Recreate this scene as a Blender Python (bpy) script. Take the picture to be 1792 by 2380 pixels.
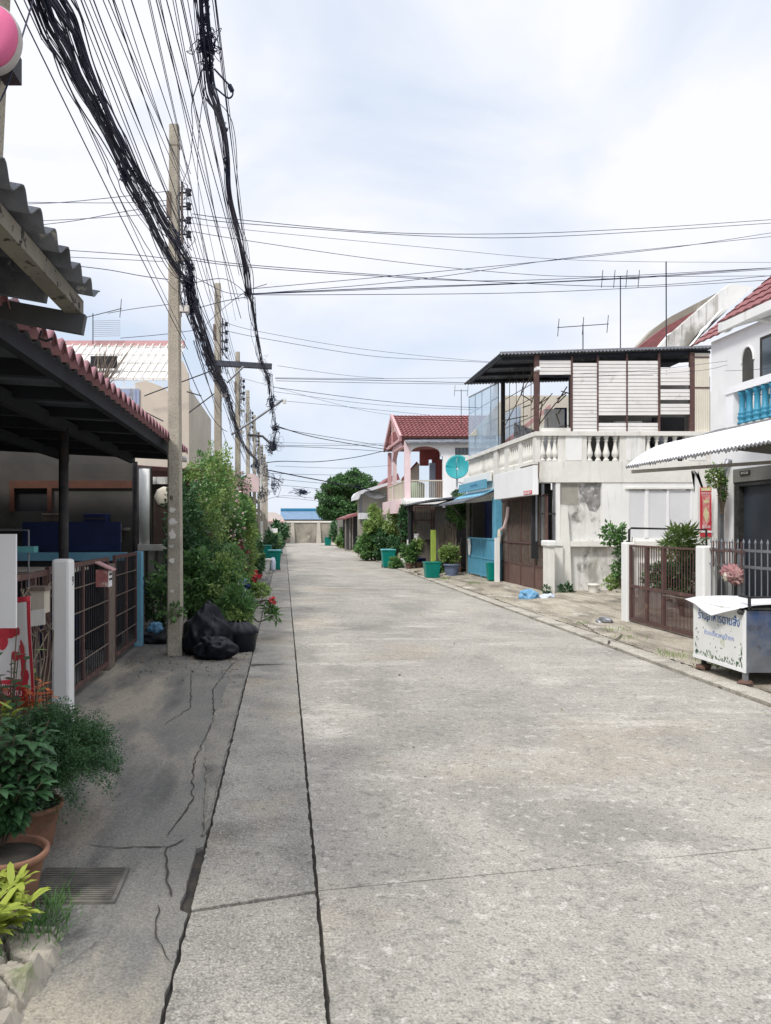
import bpy, math, random
from mathutils import Vector, Matrix, noise
R = math.radians
random.seed(7)
scene = bpy.context.scene
for _o in list(bpy.data.objects): bpy.data.objects.remove(_o)
col = scene.collection
# ---------------------------------------------------------------- camera
FL, EYE, VX, VY = 1790.0, 1.65, 660.0, 1225.0      # focal length in photo pixels, eye height, vanishing point of the street
cd = bpy.data.cameras.new('camera'); cam = bpy.data.objects.new('camera', cd); col.objects.link(cam)
cam.location = (0, 0, EYE); cam.rotation_euler = (R(90), 0, 0)
cd.sensor_fit = 'HORIZONTAL'; cd.sensor_width = 36; cd.lens = 36*FL/1792
cd.shift_x = (896-VX)/1792; cd.shift_y = (VY-1190)/1792
cd.clip_start = .05; cd.clip_end = 3000
scene.camera = cam
def at(px, py, Y): return Vector(((px-VX)*Y/FL, Y, EYE+(VY-py)*Y/FL))
# ---------------------------------------------------------------- sky, sun, exposure
SUN_EL, SUN_AZ = R(50), R(222)      # azimuth measured clockwise from +Y: sun high, behind the left shoulder
w = bpy.data.worlds.new('World'); scene.world = w; w.use_nodes = True
nt = w.node_tree; nt.nodes.clear(); L = nt.links.new
def N(t, **k):
    n = nt.nodes.new(t)
    for a, b in k.items():
        if a.startswith('i_'): n.inputs[a[2:]].default_value = b
        else: setattr(n, a, b)
    return n
out = N('ShaderNodeOutputWorld'); bg = N('ShaderNodeBackground'); bg.inputs['Strength'].default_value = .12
sky = N('ShaderNodeTexSky', sky_type='NISHITA', sun_disc=False, sun_elevation=SUN_EL, sun_rotation=SUN_AZ)
sky.air_density = 1.0; sky.dust_density = 2.0; sky.ozone_density = 1.5
tc = N('ShaderNodeTexCoord'); mp = N('ShaderNodeMapping'); mp.inputs['Scale'].default_value = (1.4, 1.4, 2.2); mp.inputs['Location'].default_value = (3.1, .7, 1.9)
L(tc.outputs['Generated'], mp.inputs['Vector'])
nz = N('ShaderNodeTexNoise'); nz.inputs['Scale'].default_value = 1.5; nz.inputs['Detail'].default_value = 7; nz.inputs['Roughness'].default_value = .5; nz.inputs['Distortion'].default_value = .5
L(mp.outputs['Vector'], nz.inputs['Vector'])
rp = N('ShaderNodeMapRange'); rp.inputs['From Min'].default_value = .36; rp.inputs['From Max'].default_value = .56; rp.inputs['To Min'].default_value = .15; rp.inputs['To Max'].default_value = 1.0
L(nz.outputs['Fac'], rp.inputs['Value'])
sp = N('ShaderNodeSeparateXYZ'); L(tc.outputs['Generated'], sp.inputs[0])
zr = N('ShaderNodeMapRange', interpolation_type='SMOOTHSTEP'); zr.inputs['From Min'].default_value = .56; zr.inputs['From Max'].default_value = 1.0; zr.inputs['To Min'].default_value = 1.0; zr.inputs['To Max'].default_value = 3.0
L(sp.outputs['Z'], zr.inputs['Value'])
cl = N('ShaderNodeVectorMath', operation='SCALE'); cl.inputs[0].default_value = (6.75, 6.85, 7.35); L(zr.outputs[0], cl.inputs['Scale'])
mx = N('ShaderNodeMix', data_type='RGBA'); L(rp.outputs[0], mx.inputs['Factor']); vl = N('ShaderNodeMix', data_type='RGBA'); vl.inputs['Factor'].default_value = .86; vl.inputs['B'].default_value = (4.75, 5.55, 6.75, 1); L(sky.outputs[0], vl.inputs['A']); L(vl.outputs['Result'], mx.inputs['A']); L(cl.outputs[0], mx.inputs['B'])
L(mx.outputs['Result'], bg.inputs['Color']); L(bg.outputs[0], out.inputs['Surface'])
sl = bpy.data.lights.new('sun', 'SUN'); sl.energy = 2.4; sl.angle = R(9); sl.color = (1, .96, .90)
so = bpy.data.objects.new('sun', sl); col.objects.link(so)
sd = Vector((math.sin(SUN_AZ)*math.cos(SUN_EL), math.cos(SUN_AZ)*math.cos(SUN_EL), math.sin(SUN_EL)))
so.rotation_euler = sd.to_track_quat('Z', 'Y').to_euler(); so.location = (-30, -30, 60)
scene.view_settings.view_transform = 'Standard'; scene.view_settings.look = 'None'; scene.view_settings.gamma = 1; scene.view_settings.exposure = .27
# ---------------------------------------------------------------- materials
MATS = {}
def mat(name, c, c2=None, sc=6, rough=.8, bump=0, bsc=None, metal=0, stain=None, speck=None, island=0, alpha=1, transl=0, spec=.3, bands=None, detail=6, grain=None):
    """procedural surface: two-tone noise, streaky stains (colour, scale, lo, hi, vertical stretch), fine specks, bump"""
    m = bpy.data.materials.new(name); m.use_nodes = True; t = m.node_tree; b = t.nodes['Principled BSDF']; ln = t.links.new
    b.inputs['Roughness'].default_value = rough; b.inputs['Metallic'].default_value = metal; b.inputs['Specular IOR Level'].default_value = spec
    g = t.nodes.new('ShaderNodeNewGeometry')
    def nse(scale, stretch=1, det=detail, off=0):
        mpp = t.nodes.new('ShaderNodeMapping'); mpp.inputs['Scale'].default_value = (1, 1, stretch) if not isinstance(stretch, tuple) else stretch; mpp.inputs['Location'].default_value = (off, off*.7, off*1.3)
        ln(g.outputs['Position'], mpp.inputs['Vector'])
        n = t.nodes.new('ShaderNodeTexNoise'); n.inputs['Scale'].default_value = scale; n.inputs['Detail'].default_value = det; n.inputs['Roughness'].default_value = .6
        ln(mpp.outputs[0], n.inputs['Vector']); return n.outputs['Fac']
    def ramp(v, lo, hi, a=0, bb=1):
        r = t.nodes.new('ShaderNodeMapRange'); r.inputs['From Min'].default_value = lo; r.inputs['From Max'].default_value = hi; r.inputs['To Min'].default_value = a; r.inputs['To Max'].default_value = bb
        ln(v, r.inputs['Value']); return r.outputs[0]
    def mix(fac, A, B, mode='MIX'):
        x = t.nodes.new('ShaderNodeMix'); x.data_type = 'RGBA'; x.blend_type = mode
        if hasattr(fac, 'links'): ln(fac, x.inputs['Factor'])
        else: x.inputs['Factor'].default_value = fac
        for k, v in (('A', A), ('B', B)):
            if hasattr(v, 'links'): ln(v, x.inputs[k])
            else: x.inputs[k].default_value = (*v, 1)
        return x.outputs['Result']
    c2 = c2 or tuple(v*.82 for v in c)
    cur = mix(ramp(nse(sc), .35, .65), c, c2)
    if island:
        rr = g.outputs['Random Per Island']; cur = mix(ramp(rr, 0, 1, 0, 1), cur, tuple(min(1, v*island) for v in c))
    for k, st in enumerate(stain or []):
        cur = mix(ramp(nse(st[1], st[4] if len(st) > 4 else 1, off=3.7*(k+1)), st[2], st[3], 0, st[5] if len(st) > 5 else 1), cur, st[0])
    if grain:
        cur = mix(grain[1], cur, ramp(nse(grain[0], det=2, off=9), .3, .7, 0, 1), 'OVERLAY')
    if speck:
        cur = mix(ramp(nse(speck[1], det=2, off=5), speck[2], speck[3], 0, speck[4] if len(speck) > 4 else 1), cur, speck[0])
    ln(cur, b.inputs['Base Color'])
    if bump:
        bn = t.nodes.new('ShaderNodeBump'); bn.inputs['Strength'].default_value = bump; bn.inputs['Distance'].default_value = .01
        ln(nse(bsc or sc*4), bn.inputs['Height']); ln(bn.outputs[0], b.inputs['Normal'])
    b.inputs['Alpha'].default_value = alpha
    if transl:
        tb = t.nodes.new('ShaderNodeBsdfTranslucent'); ln(cur, tb.inputs['Color']); ms = t.nodes.new('ShaderNodeMixShader'); ms.inputs[0].default_value = transl
        ln(b.outputs[0], ms.inputs[1]); ln(tb.outputs[0], ms.inputs[2]); ln(ms.outputs[0], t.nodes['Material Output'].inputs['Surface'])
    MATS[name] = m; return m
GRIME = (.10, .095, .08)
road_m = mat('road_concrete', (.365,.343,.295), (.295,.277,.24), .9, .92, .8, 45, stain=[((.21,.20,.175),.8,.50,.66,(1.2,.7,1),.7), ((.38,.31,.22),.42,.56,.72,1,.5), ((.50,.47,.41),1.7,.54,.68,(.6,1.5,1),.65), ((.17,.165,.15),7,.56,.70,1,.5), ((.55,.52,.47),16,.57,.68,1,.6), ((.13,.125,.115),26,.54,.66,1,.6)], speck=((.08,.075,.07),60,.58,.66,.55), grain=(90,.3))
strip_m = mat('strip_concrete', (.34,.32,.275), (.23,.22,.195), 2.2, .9, .9, 60, stain=[((.33,.27,.19),1.0,.55,.70,1,.6), ((.12,.115,.10),1.7,.52,.68,1,.6), ((.10,.097,.09),36,.54,.66,1,.6)], speck=((.50,.48,.44),60,.59,.67,.55), grain=(100,.4))
walk_m = mat('walk_concrete', (.15,.147,.137), (.21,.20,.175), 1.5, .92, .6, 50, stain=[((.36,.32,.25),1.0,.52,.64,(1.2,.40,1),.85), ((.075,.074,.07),1.2,.52,.66,(2.0,.4,1),.7), ((.09,.085,.08),30,.56,.66,1,.4)], speck=((.32,.30,.26),80,.64,.72,.4), grain=(100,.3))
apron_m = mat('apron_concrete', (.42,.38,.31), (.30,.265,.205), 1.6, .92, .8, 40, stain=[((.13,.11,.085),1.6,.47,.64,(2.2,.5,1),.75), ((.10,.09,.07),26,.56,.66,1,.5), ((.56,.53,.47),1.6,.60,.68,(1,.5,1),.8)], grain=(50,.4))
soil_m = mat('dark_dirt', (.035,.033,.03), (.06,.052,.042), 9, .95, .8)
earth_m = mat('dry_earth', (.22,.19,.14), (.15,.13,.10), 3, .95, .6)
pole_m = mat('pole_concrete', (.40,.37,.30), (.32,.295,.24), 4, .9, .4, 40, stain=[((.20,.185,.15),2.2,.56,.72,.4,.6)], grain=(70,.3))
white_m = mat('white_plaster', (.80,.80,.78), (.73,.73,.71), 1.2, .75, .15, 30, stain=[((.40,.385,.34),1.5,.60,.82,.35,.6), ((.42,.40,.35),2.2,.58,.74,(4,4,.3),.5)])
oldwhite_m = mat('old_white_plaster', (.74,.73,.68), (.66,.645,.60), 1.5, .85, .3, 25, stain=[((.36,.335,.28),1.4,.58,.76,.35,.6), (GRIME,2.4,.63,.76,.4,.6), ((.30,.28,.24),2.4,.58,.74,(5,5,.3),.35)])
stain_m = mat('mouldy_plaster', (.66,.655,.64), (.56,.545,.51), 2, .9, .4, 25, stain=[((.20,.19,.165),1.5,.50,.62,.6,.85), ((.34,.28,.19),2.6,.55,.66,.4,.7), ((.07,.068,.06),2.1,.58,.68,.35,.8), ((.17,.16,.14),2.2,.55,.68,(5,5,.25),.7)])
cleanw_m = mat('white_paint', (.82,.82,.82), (.77,.77,.775), 2, .5, stain=[((.55,.54,.50),2.2,.62,.8,.4,.4)])
cream_m = mat('cream_plaster', (.58,.53,.44), (.51,.465,.385), 1.6, .85, .2, 25, stain=[((.30,.27,.21),1.5,.57,.75,.4,.6)])
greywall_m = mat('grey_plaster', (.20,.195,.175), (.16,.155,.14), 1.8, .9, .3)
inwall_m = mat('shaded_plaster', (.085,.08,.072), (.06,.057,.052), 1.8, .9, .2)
endwall_m = mat('end_wall_render', (.33,.30,.25), (.25,.23,.19), .9, .9, .3, stain=[((.12,.11,.095),.8,.50,.68,.6,.7), ((.48,.45,.39),1.3,.58,.7,1,.6)])
wire_m = mat('cable_rubber', (.012,.018,.045), (.018,.024,.05), 3, .6)
iron_m = mat('dark_iron', (.03,.03,.035), (.05,.05,.055), 6, .6, metal=.3)
darkgate_m = mat('charcoal_sheet', (.035,.045,.06), (.05,.06,.075), 1.2, .35)
grey_m = mat('galvanised_steel', (.30,.31,.33), (.22,.23,.25), 4, .45, metal=.6)
maroon_m = mat('maroon_iron', (.115,.062,.055), (.085,.05,.046), 7, .7, .2, stain=[((.20,.13,.09),7,.58,.7)])
brown_m = mat('brown_sheet', (.145,.085,.07), (.11,.068,.058), 3, .6, stain=[((.22,.17,.13),3,.58,.7,.3,.7)])
rust_m = mat('rusty_pipe', (.13,.10,.085), (.20,.16,.125), 9, .8)
blackpost_m = mat('black_post', (.022,.022,.026), (.05,.045,.04), 8, .7)
beam_m = mat('dark_beam', (.022,.026,.034), (.016,.018,.024), 4, .8)
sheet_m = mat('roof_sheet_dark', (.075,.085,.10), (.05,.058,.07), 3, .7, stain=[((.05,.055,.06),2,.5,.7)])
asb_m = mat('fibre_cement', (.17,.18,.20), (.10,.11,.13), 3, .9, .5, 30, stain=[((.07,.075,.085),3,.50,.66), ((.40,.40,.38),8,.62,.7)])
timber_m = mat('weathered_timber', (.23,.215,.18), (.16,.15,.13), 3, .85, .4, 30, stain=[((.04,.038,.032),14,.58,.62)])
pinktile_m = mat('pink_tile', (.40,.20,.22), (.28,.14,.16), 5, .6)
redtile_m = mat('red_tile', (.27,.10,.10), (.19,.068,.07), 6, .6, stain=[((.16,.055,.05),3,.55,.7)])
pinkp_m = mat('pink_paint', (.58,.34,.34), (.50,.29,.29), 4, .6)
pink2_m = mat('pale_pink_paint', (.76,.60,.60), (.72,.55,.56), 3, .6)
lamp_pink_m = mat('pink_plastic', (.70,.17,.32), (.66,.15,.29), 2, .6, spec=.1)
lampedge_m = mat('grey_rim', (.50,.48,.46), (.42,.40,.39), 4, .6)
redsh_m = mat('dark_red_paint', (.24,.055,.05), (.19,.045,.04), 6, .6)
blue_m = mat('sky_blue_paint', (.12,.36,.50), (.09,.30,.43), 5, .5)
lblue_m = mat('pale_blue_paint', (.20,.45,.60), (.16,.38,.52), 3, .6, stain=[((.35,.5,.58),6,.6,.7,1,.6)])
balblue_m = mat('baluster_blue', (.05,.27,.40), (.04,.22,.34), 5, .45)
navy_m = mat('navy_board', (.014,.026,.10), (.010,.018,.07), 3, .6)
teal_m = mat('teal_plastic', (.0,.205,.165), (.0,.17,.14), 4, .4, stain=[((.0,.15,.12),5,.6,.75)])
teall_m = mat('bin_lid_teal', (.12,.40,.42), (.10,.34,.36), 4, .4)
dish_m = mat('dish_teal', (.02,.30,.32), (.015,.25,.28), 3, .5)
terra_m = mat('terracotta', (.29,.15,.09), (.21,.11,.075), 7, .8, .3, stain=[((.14,.085,.06),5,.52,.66), ((.46,.38,.30),4,.58,.72,.5,.6)])
bluepot_m = mat('blue_grey_pot', (.17,.21,.32), (.14,.17,.27), 5, .5)
brick_m = mat('broken_brick', (.16,.085,.06), (.10,.07,.055), 18, .95, .6)
bag_m = mat('black_bin_bag', (.004,.006,.010), (.007,.009,.014), 8, .38, .6, 7, spec=.2)
bagb_m = mat('blue_bin_bag', (.15,.33,.50), (.12,.27,.42), 8, .4, .6, 14)
bagw_m = mat('grey_white_bag', (.50,.55,.62), (.40,.44,.52), 8, .5, .6, 14)
slat_m = mat('white_slat', (.72,.70,.675), (.66,.645,.62), 3, .6, stain=[((.45,.43,.39),3,.6,.75)])
cream_sheet_m = mat('cream_metal_sheet', (.70,.66,.56), (.64,.60,.50), 2, .5)
plastic_m = mat('clear_sheeting', (.42,.56,.68), (.30,.45,.58), 1.6, .15, alpha=.62)
glass_m = mat('window_glass', (.10,.12,.14), (.07,.09,.11), 1, .08, spec=.7)
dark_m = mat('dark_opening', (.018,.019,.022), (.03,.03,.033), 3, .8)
awn_m = mat('white_fibreglass', (.70,.70,.725), (.63,.63,.66), 2, .55, .2, 30, stain=[((.45,.52,.68),2.0,.64,.74,.15,.6)])
awne_m = mat('awning_mould', (.10,.10,.10), (.22,.22,.22), 18, .9)
redpaper_m = mat('red_poster', (.60,.05,.07), (.52,.04,.06), 6, .5)
gold_m = mat('poster_gold', (.72,.66,.40), (.65,.60,.35), 12, .5)
ink_m = mat('black_ink', (.02,.02,.02), (.05,.05,.05), 9, .7)
blueink_m = mat('blue_ink', (.05,.16,.38), (.03,.10,.28), 9, .6)
cart_m = mat('cart_white_panel', (.74,.74,.71), (.68,.685,.66), 3, .55, stain=[((.30,.36,.14),5,.57,.70,1,.6), ((.40,.35,.25),2.5,.56,.72,.5,.6)], speck=((.05,.13,.05),14,.66,.69))
cartb_m = mat('cart_zinc', (.27,.28,.295), (.15,.16,.18), 2.2, .38, .3, 8, metal=.5, stain=[((.05,.10,.24),1.4,.52,.66,1,.8), ((.34,.35,.36),3.5,.56,.7,.5,.6), ((.08,.075,.07),9,.6,.7,1,.6)])
blue2_m = mat('plain_blue_sheet', (.06,.25,.42), (.05,.2,.36), 3, .5)
stain2_m = mat('rain_streaked_plaster', (.72,.715,.69), (.63,.62,.59), 2, .9, .3, 25, stain=[((.24,.23,.20),1.5,.52,.63,.6,.75), ((.30,.28,.24),2.0,.54,.70,(5,5,.3),.35), ((.16,.15,.13),3.6,.57,.68,.8,.7), ((.07,.068,.06),2.1,.57,.66,.6,.85), ((.40,.33,.22),2.8,.60,.70,.4,.6)])
bark_m = mat('bark', (.16,.12,.085), (.10,.08,.06), 12, .9, .6)
twig_m = mat('dry_twig', (.26,.22,.17), (.16,.13,.10), 12, .9)
rock_m = mat('broken_concrete', (.36,.325,.265), (.25,.23,.19), 5, .9, .9, 26, stain=[((.12,.115,.105),4,.56,.68), ((.16,.19,.08),3,.62,.7,1,.8)])
def leafm(name, c, c2, island=1.9, tr=.3, sc=2.5, rough=.5): return mat(name, c, c2, sc, rough, island=island, transl=tr, spec=.35, detail=3)
lf_mid = leafm('leaf_mid', (.075,.150,.045), (.045,.10,.035), 2.1)
lf_dark = leafm('leaf_dark', (.032,.078,.030), (.020,.052,.022), 2.3, .2)
lf_light = leafm('leaf_light', (.17,.245,.07), (.11,.18,.05), 1.7)
lf_yel = leafm('leaf_yellow', (.33,.38,.07), (.20,.28,.05), 1.3)
lf_tree = leafm('leaf_tree', (.055,.115,.040), (.035,.080,.030), 2.1, .2, .5)
lf_fern = leafm('leaf_fern', (.030,.075,.026), (.018,.050,.019), 2.2, .2)
lf_red = leafm('leaf_maroon', (.14,.03,.035), (.09,.02,.025), 1.6)
fl_pink = leafm('flower_pink', (.78,.55,.56), (.72,.46,.49), 1.2)
fl_red = leafm('flower_red', (.62,.06,.08), (.50,.05,.07), 1.3)
fl_white = leafm('flower_white', (.75,.72,.68), (.70,.66,.62), 1.1)
fl_orange = leafm('flower_orange', (.60,.20,.07), (.50,.10,.06), 1.2)
# ---------------------------------------------------------------- mesh helpers
LOCS = {}
class MB:
    def __init__(s): s.v = []; s.f = []
    def add(s, vs, fs):
        o = len(s.v); s.v += [tuple(p) for p in vs]; s.f += [tuple(i+o for i in f) for f in fs]; return s
    def box(s, x0, x1, y0, y1, z0, z1):
        return s.add([(x0,y0,z0),(x1,y0,z0),(x1,y1,z0),(x0,y1,z0),(x0,y0,z1),(x1,y0,z1),(x1,y1,z1),(x0,y1,z1)],
                     [(0,3,2,1),(4,5,6,7),(0,1,5,4),(1,2,6,5),(2,3,7,6),(3,0,4,7)])
    def beam(s, p, q, w, h=None, up=(0,0,1)):
        p, q = Vector(p), Vector(q); h = h or w; d = (q-p).normalized(); up = Vector(up)
        if abs(d.dot(up)) > .98: up = Vector((0,1,0))
        a = d.cross(up).normalized()*(w/2); b = a.cross(d).normalized()*(h/2)
        return s.add([p-a-b,p+a-b,p+a+b,p-a+b,q-a-b,q+a-b,q+a+b,q-a+b], [(0,1,2,3),(7,6,5,4),(0,4,5,1),(1,5,6,2),(2,6,7,3),(3,7,4,0)])
    def tube(s, pts, r, n=6, cap=True):
        pts = [Vector(p) for p in pts]; rs = r if isinstance(r, (list, tuple)) else [r]*len(pts); o = len(s.v); fr = None
        for i, p in enumerate(pts):
            d = (pts[min(i+1, len(pts)-1)]-pts[max(i-1, 0)]).normalized()
            if fr is None: fr = d.orthogonal().normalized()
            fr = (fr-d*fr.dot(d)); fr = fr.normalized() if fr.length > 1e-6 else d.orthogonal().normalized(); g = d.cross(fr)
            for k in range(n):
                a = 2*math.pi*k/n; s.v.append(tuple(p+(fr*math.cos(a)+g*math.sin(a))*rs[i]))
        for i in range(len(pts)-1):
            for k in range(n):
                s.f.append((o+i*n+k, o+i*n+(k+1) % n, o+(i+1)*n+(k+1) % n, o+(i+1)*n+k))
        if cap and n > 2:
            s.f.append(tuple(o+k for k in range(n))[::-1]); s.f.append(tuple(o+(len(pts)-1)*n+k for k in range(n)))
        return s
    def lathe(s, prof, c=(0,0,0), n=20, sx=1, sy=1):
        o = len(s.v); c = Vector(c)
        for r, z in prof:
            for k in range(n):
                a = 2*math.pi*k/n; s.v.append((c.x+r*sx*math.cos(a), c.y+r*sy*math.sin(a), c.z+z))
        for i in range(len(prof)-1):
            for k in range(n): s.f.append((o+i*n+k, o+i*n+(k+1) % n, o+(i+1)*n+(k+1) % n, o+(i+1)*n+k))
        s.f.append(tuple(o+k for k in range(n))[::-1]); s.f.append(tuple(o+(len(prof)-1)*n+k for k in range(n))); return s
    def prism(s, poly, d):
        """closed polygon (3D points in one plane) pushed along vector d"""
        d = Vector(d); n = len(poly); P = [Vector(p) for p in poly]
        return s.add(P+[p+d for p in P], [tuple(range(n))[::-1], tuple(range(n, 2*n))]+[(i, (i+1) % n, n+(i+1) % n, n+i) for i in range(n)])
    def grid(s, g, th=None):
        """g[i][j] vectors; th = thickness vector for a closed sheet"""
        ni, nj = len(g), len(g[0]); th = Vector(th) if th is not None else None
        vs = [p for r in g for p in r]; fs = [(i*nj+j, i*nj+j+1, (i+1)*nj+j+1, (i+1)*nj+j) for i in range(ni-1) for j in range(nj-1)]
        if th is not None:
            m = len(vs); vs = vs+[p+th for p in vs]; fs += [tuple(m+k for k in f)[::-1] for f in fs]
            for j in range(nj-1): fs += [(j, m+j, m+j+1, j+1), ((ni-1)*nj+j, (ni-1)*nj+j+1, m+(ni-1)*nj+j+1, m+(ni-1)*nj+j)]
            for i in range(ni-1): fs += [(i*nj, (i+1)*nj, m+(i+1)*nj, m+i*nj), (i*nj+nj-1, m+i*nj+nj-1, m+(i+1)*nj+nj-1, (i+1)*nj+nj-1)]
        return s.add(vs, fs)
    def build(s, name, m, parent=None, smooth=False, label=None, cat=None, group=None, kind=None, bevel=0):
        me = bpy.data.meshes.new(name); me.from_pydata(s.v, [], s.f); me.update()
        for mm in (m if isinstance(m, list) else [m]): me.materials.append(mm)
        if smooth: me.polygons.foreach_set('use_smooth', [True]*len(me.polygons))
        o = bpy.data.objects.new(name, me); col.objects.link(o)
        if parent:
            o.parent = parent
            if parent.name in LOCS: o.matrix_parent_inverse = Matrix.Translation(-LOCS[parent.name])
        if bevel:
            b = o.modifiers.new('bevel', 'BEVEL'); b.width = bevel; b.segments = 2; b.limit_method = 'ANGLE'
        if label: o['label'] = label
        if cat: o['category'] = cat
        if group: o['group'] = group
        if kind: o['kind'] = kind
        return o
def thing(name, label, cat, loc=(0,0,0), group=None):
    o = bpy.data.objects.new(name, None); col.objects.link(o); o.location = loc; o.empty_display_size = .1
    o['label'] = label; o['category'] = cat
    if group: o['group'] = group
    LOCS[o.name] = Vector(loc); return o
def dup(root, loc, rz=0, label=None, group=None, scale=1):
    def cp(o, par):
        c = o.copy(); col.objects.link(c)
        if par: c.parent = par; c.matrix_parent_inverse = o.matrix_parent_inverse.copy()
        for ch in [q for q in bpy.data.objects if q.parent == o]: cp(ch, c)
        return c
    r = cp(root, None); r.location = loc; r.rotation_euler = (0, 0, rz); r.scale = (scale,)*3
    if label: r['label'] = label
    if group: r['group'] = group
    return r
def bx(*a): return MB().box(*a)
def bm(*a, **k): return MB().beam(*a, **k)
def corr(mb, a, b, c, n, amp, th=.008, seg=8, curve=None):
    """corrugated sheet: a->b across the waves (n waves), a->c along the ridges"""
    a, b, c = Vector(a), Vector(b), Vector(c); u, v = b-a, c-a; nrm = u.cross(v).normalized()
    if nrm.z < 0: nrm = -nrm
    g = []
    for i in range(n*seg+1):
        t = i/(n*seg); h = math.cos(2*math.pi*i/seg)*amp
        g.append([a+u*t+v*q+nrm*(h+(curve(q) if curve else 0)) for q in ([0, 1] if not curve else [k/8 for k in range(9)])])
    return mb.grid(g, -nrm*th)
def tiles(mb, a, b, c, d, rows, cols, amp=.03, step=.025, seg=4):
    """tiled slope a,b = eave, d,c = ridge"""
    a, b, c, d = map(Vector, (a, b, c, d)); nrm = (b-a).cross(d-a).normalized()
    if nrm.z < 0: nrm = -nrm
    g = []
    for r in range(rows):
        for q, hh in ((r/rows, step), ((r+1)/rows, 0)):
            row = []
            for i in range(cols*seg+1):
                t = i/(cols*seg); p = (a*(1-t)+b*t)*(1-q)+(d*(1-t)+c*t)*q
                row.append(p+nrm*(hh+amp*abs(math.sin(math.pi*i/seg))))
            g.append(row)
    return mb.grid(g, -nrm*.03)
def rail(mb, p, q, n, z0, z1, w=.012, bars=(0, 1), barw=.025):
    """upright bars between p and q (xy) from z0 to z1 with rails at fractions bars"""
    p, q = Vector(p), Vector(q)
    for i in range(n+1):
        c = p.lerp(q, i/n); mb.box(c.x-w/2, c.x+w/2, c.y-w/2, c.y+w/2, z0, z1)
    for t in bars:
        z = z0+(z1-z0)*t; mb.beam((p.x, p.y, z), (q.x, q.y, z), barw, barw*.98)
    return mb
BALPROF = [(.055,0),(.055,.05),(.035,.07),(.03,.10),(.06,.16),(.065,.24),(.045,.34),(.028,.48),(.026,.56),(.045,.60),(.028,.63),(.05,.68),(.05,.72)]
BAL2 = [(.060,0),(.060,.05),(.045,.07),(.052,.11),(.060,.14),(.060,.17),(.045,.19),(.055,.22),(.055,.25),(.040,.27),(.036,.45),(.040,.62),(.052,.64),(.052,.72)]
def baluster2(x, y, z0, z1, m, parent, r=1.0):
    k = (z1-z0)/.72; return MB().lathe([(a*r, b*k) for a, b in BAL2], (x, y, z0), 12).build('baluster', m, parent, smooth=True)
def baluster(x, y, z0, z1, m, parent, r=1.0):
    k = (z1-z0)/.72; return MB().lathe([(a*r, b*k) for a, b in BALPROF], (x, y, z0), 10).build('baluster', m, parent, smooth=True)
# leaves: small folded faces scattered through noisy volumes
def leaf(mb, p, s, ld=None, wid=.5):
    d = ld or Vector((random.gauss(0,1), random.gauss(0,1), random.gauss(0,.6))); d = d.normalized()
    n = Vector((random.gauss(0,.7), random.gauss(0,.7), 1)); a = d.cross(n)
    if a.length < 1e-4: a = d.orthogonal()
    a = a.normalized()*s*wid*.5; m = p+d*s*.45-Vector((0,0,s*.05))
    mb.add([p, m+a, p+d*s, m-a], [(0,1,2),(0,2,3)])
def crown(mb, c, r, n, s, seed=0, hollow=.35, wid=.5, clump=2.2):
    c = Vector(c); r = Vector(r); k = 0; tries = 0
    while k < n and tries < n*12:
        tries += 1
        q = Vector((random.uniform(-1,1), random.uniform(-1,1), random.uniform(-1,1)))
        l = q.length
        if l > 1 or l < hollow*random.random(): continue
        edge = .80+.45*noise.noise(q.normalized()*1.7+Vector((seed*3.1, seed, 0)))
        if l > edge: continue
        if noise.noise(q*clump+Vector((seed, seed*2.3, 4))) < -.12+.15*random.random(): continue
        p = c+Vector((q.x*r.x, q.y*r.y, q.z*r.z)); dd = (q+Vector((random.gauss(0,.6), random.gauss(0,.6), random.gauss(-.1,.6))))
        leaf(mb, p, s*random.uniform(.6, 1.3), dd, wid); k += 1
    return mb
def stems(mb, base, top, n, r0=.012, spread=.3, r1=None):
    base, top = Vector(base), Vector(top)
    for i in range(n):
        e = top+Vector((random.uniform(-1,1), random.uniform(-1,1), random.uniform(-.4,.3)))*spread
        m = base.lerp(e, .5)+Vector((random.uniform(-1,1), random.uniform(-1,1), 0))*spread*.25
        mb.tube([base+Vector((random.uniform(-.02,.02), random.uniform(-.02,.02), 0)), m, e], [r0, r0*.7, r1 or r0*.3], 5)
    return mb
def pseudo_text(mb, o, ux, uz, nrm, n, h, w, th=.004, seed=3):
    """rows of small letter-like strokes for writing too small to read"""
    rr = random.Random(seed); o, ux, uz, nrm = Vector(o), Vector(ux), Vector(uz), Vector(nrm); a = w/n
    def st(x0, z0, x1, z1, t):
        p, q = o+ux*x0+uz*z0, o+ux*x1+uz*z1; mb.beam(p+nrm*th/2, q+nrm*th/2, t, th, up=nrm)
    for i in range(n):
        x = i*a; t = a*.16; k = rr.randrange(5)
        if k != 3: st(x+a*.15, 0, x+a*.15, h, t)
        if k in (0, 1, 3): st(x+a*.75, 0, x+a*.75, h*(.9 if k else 1), t)
        if k in (0, 2, 4): st(x+a*.23, h*.92, x+a*.67, h*.92, t)
        if k in (1, 2): st(x+a*.23, h*.08, x+a*.67, h*.08, t)
        if k in (3, 4): st(x+a*.25, h*.1, x+a*.67, h*.8, t)
    return mb
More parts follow.
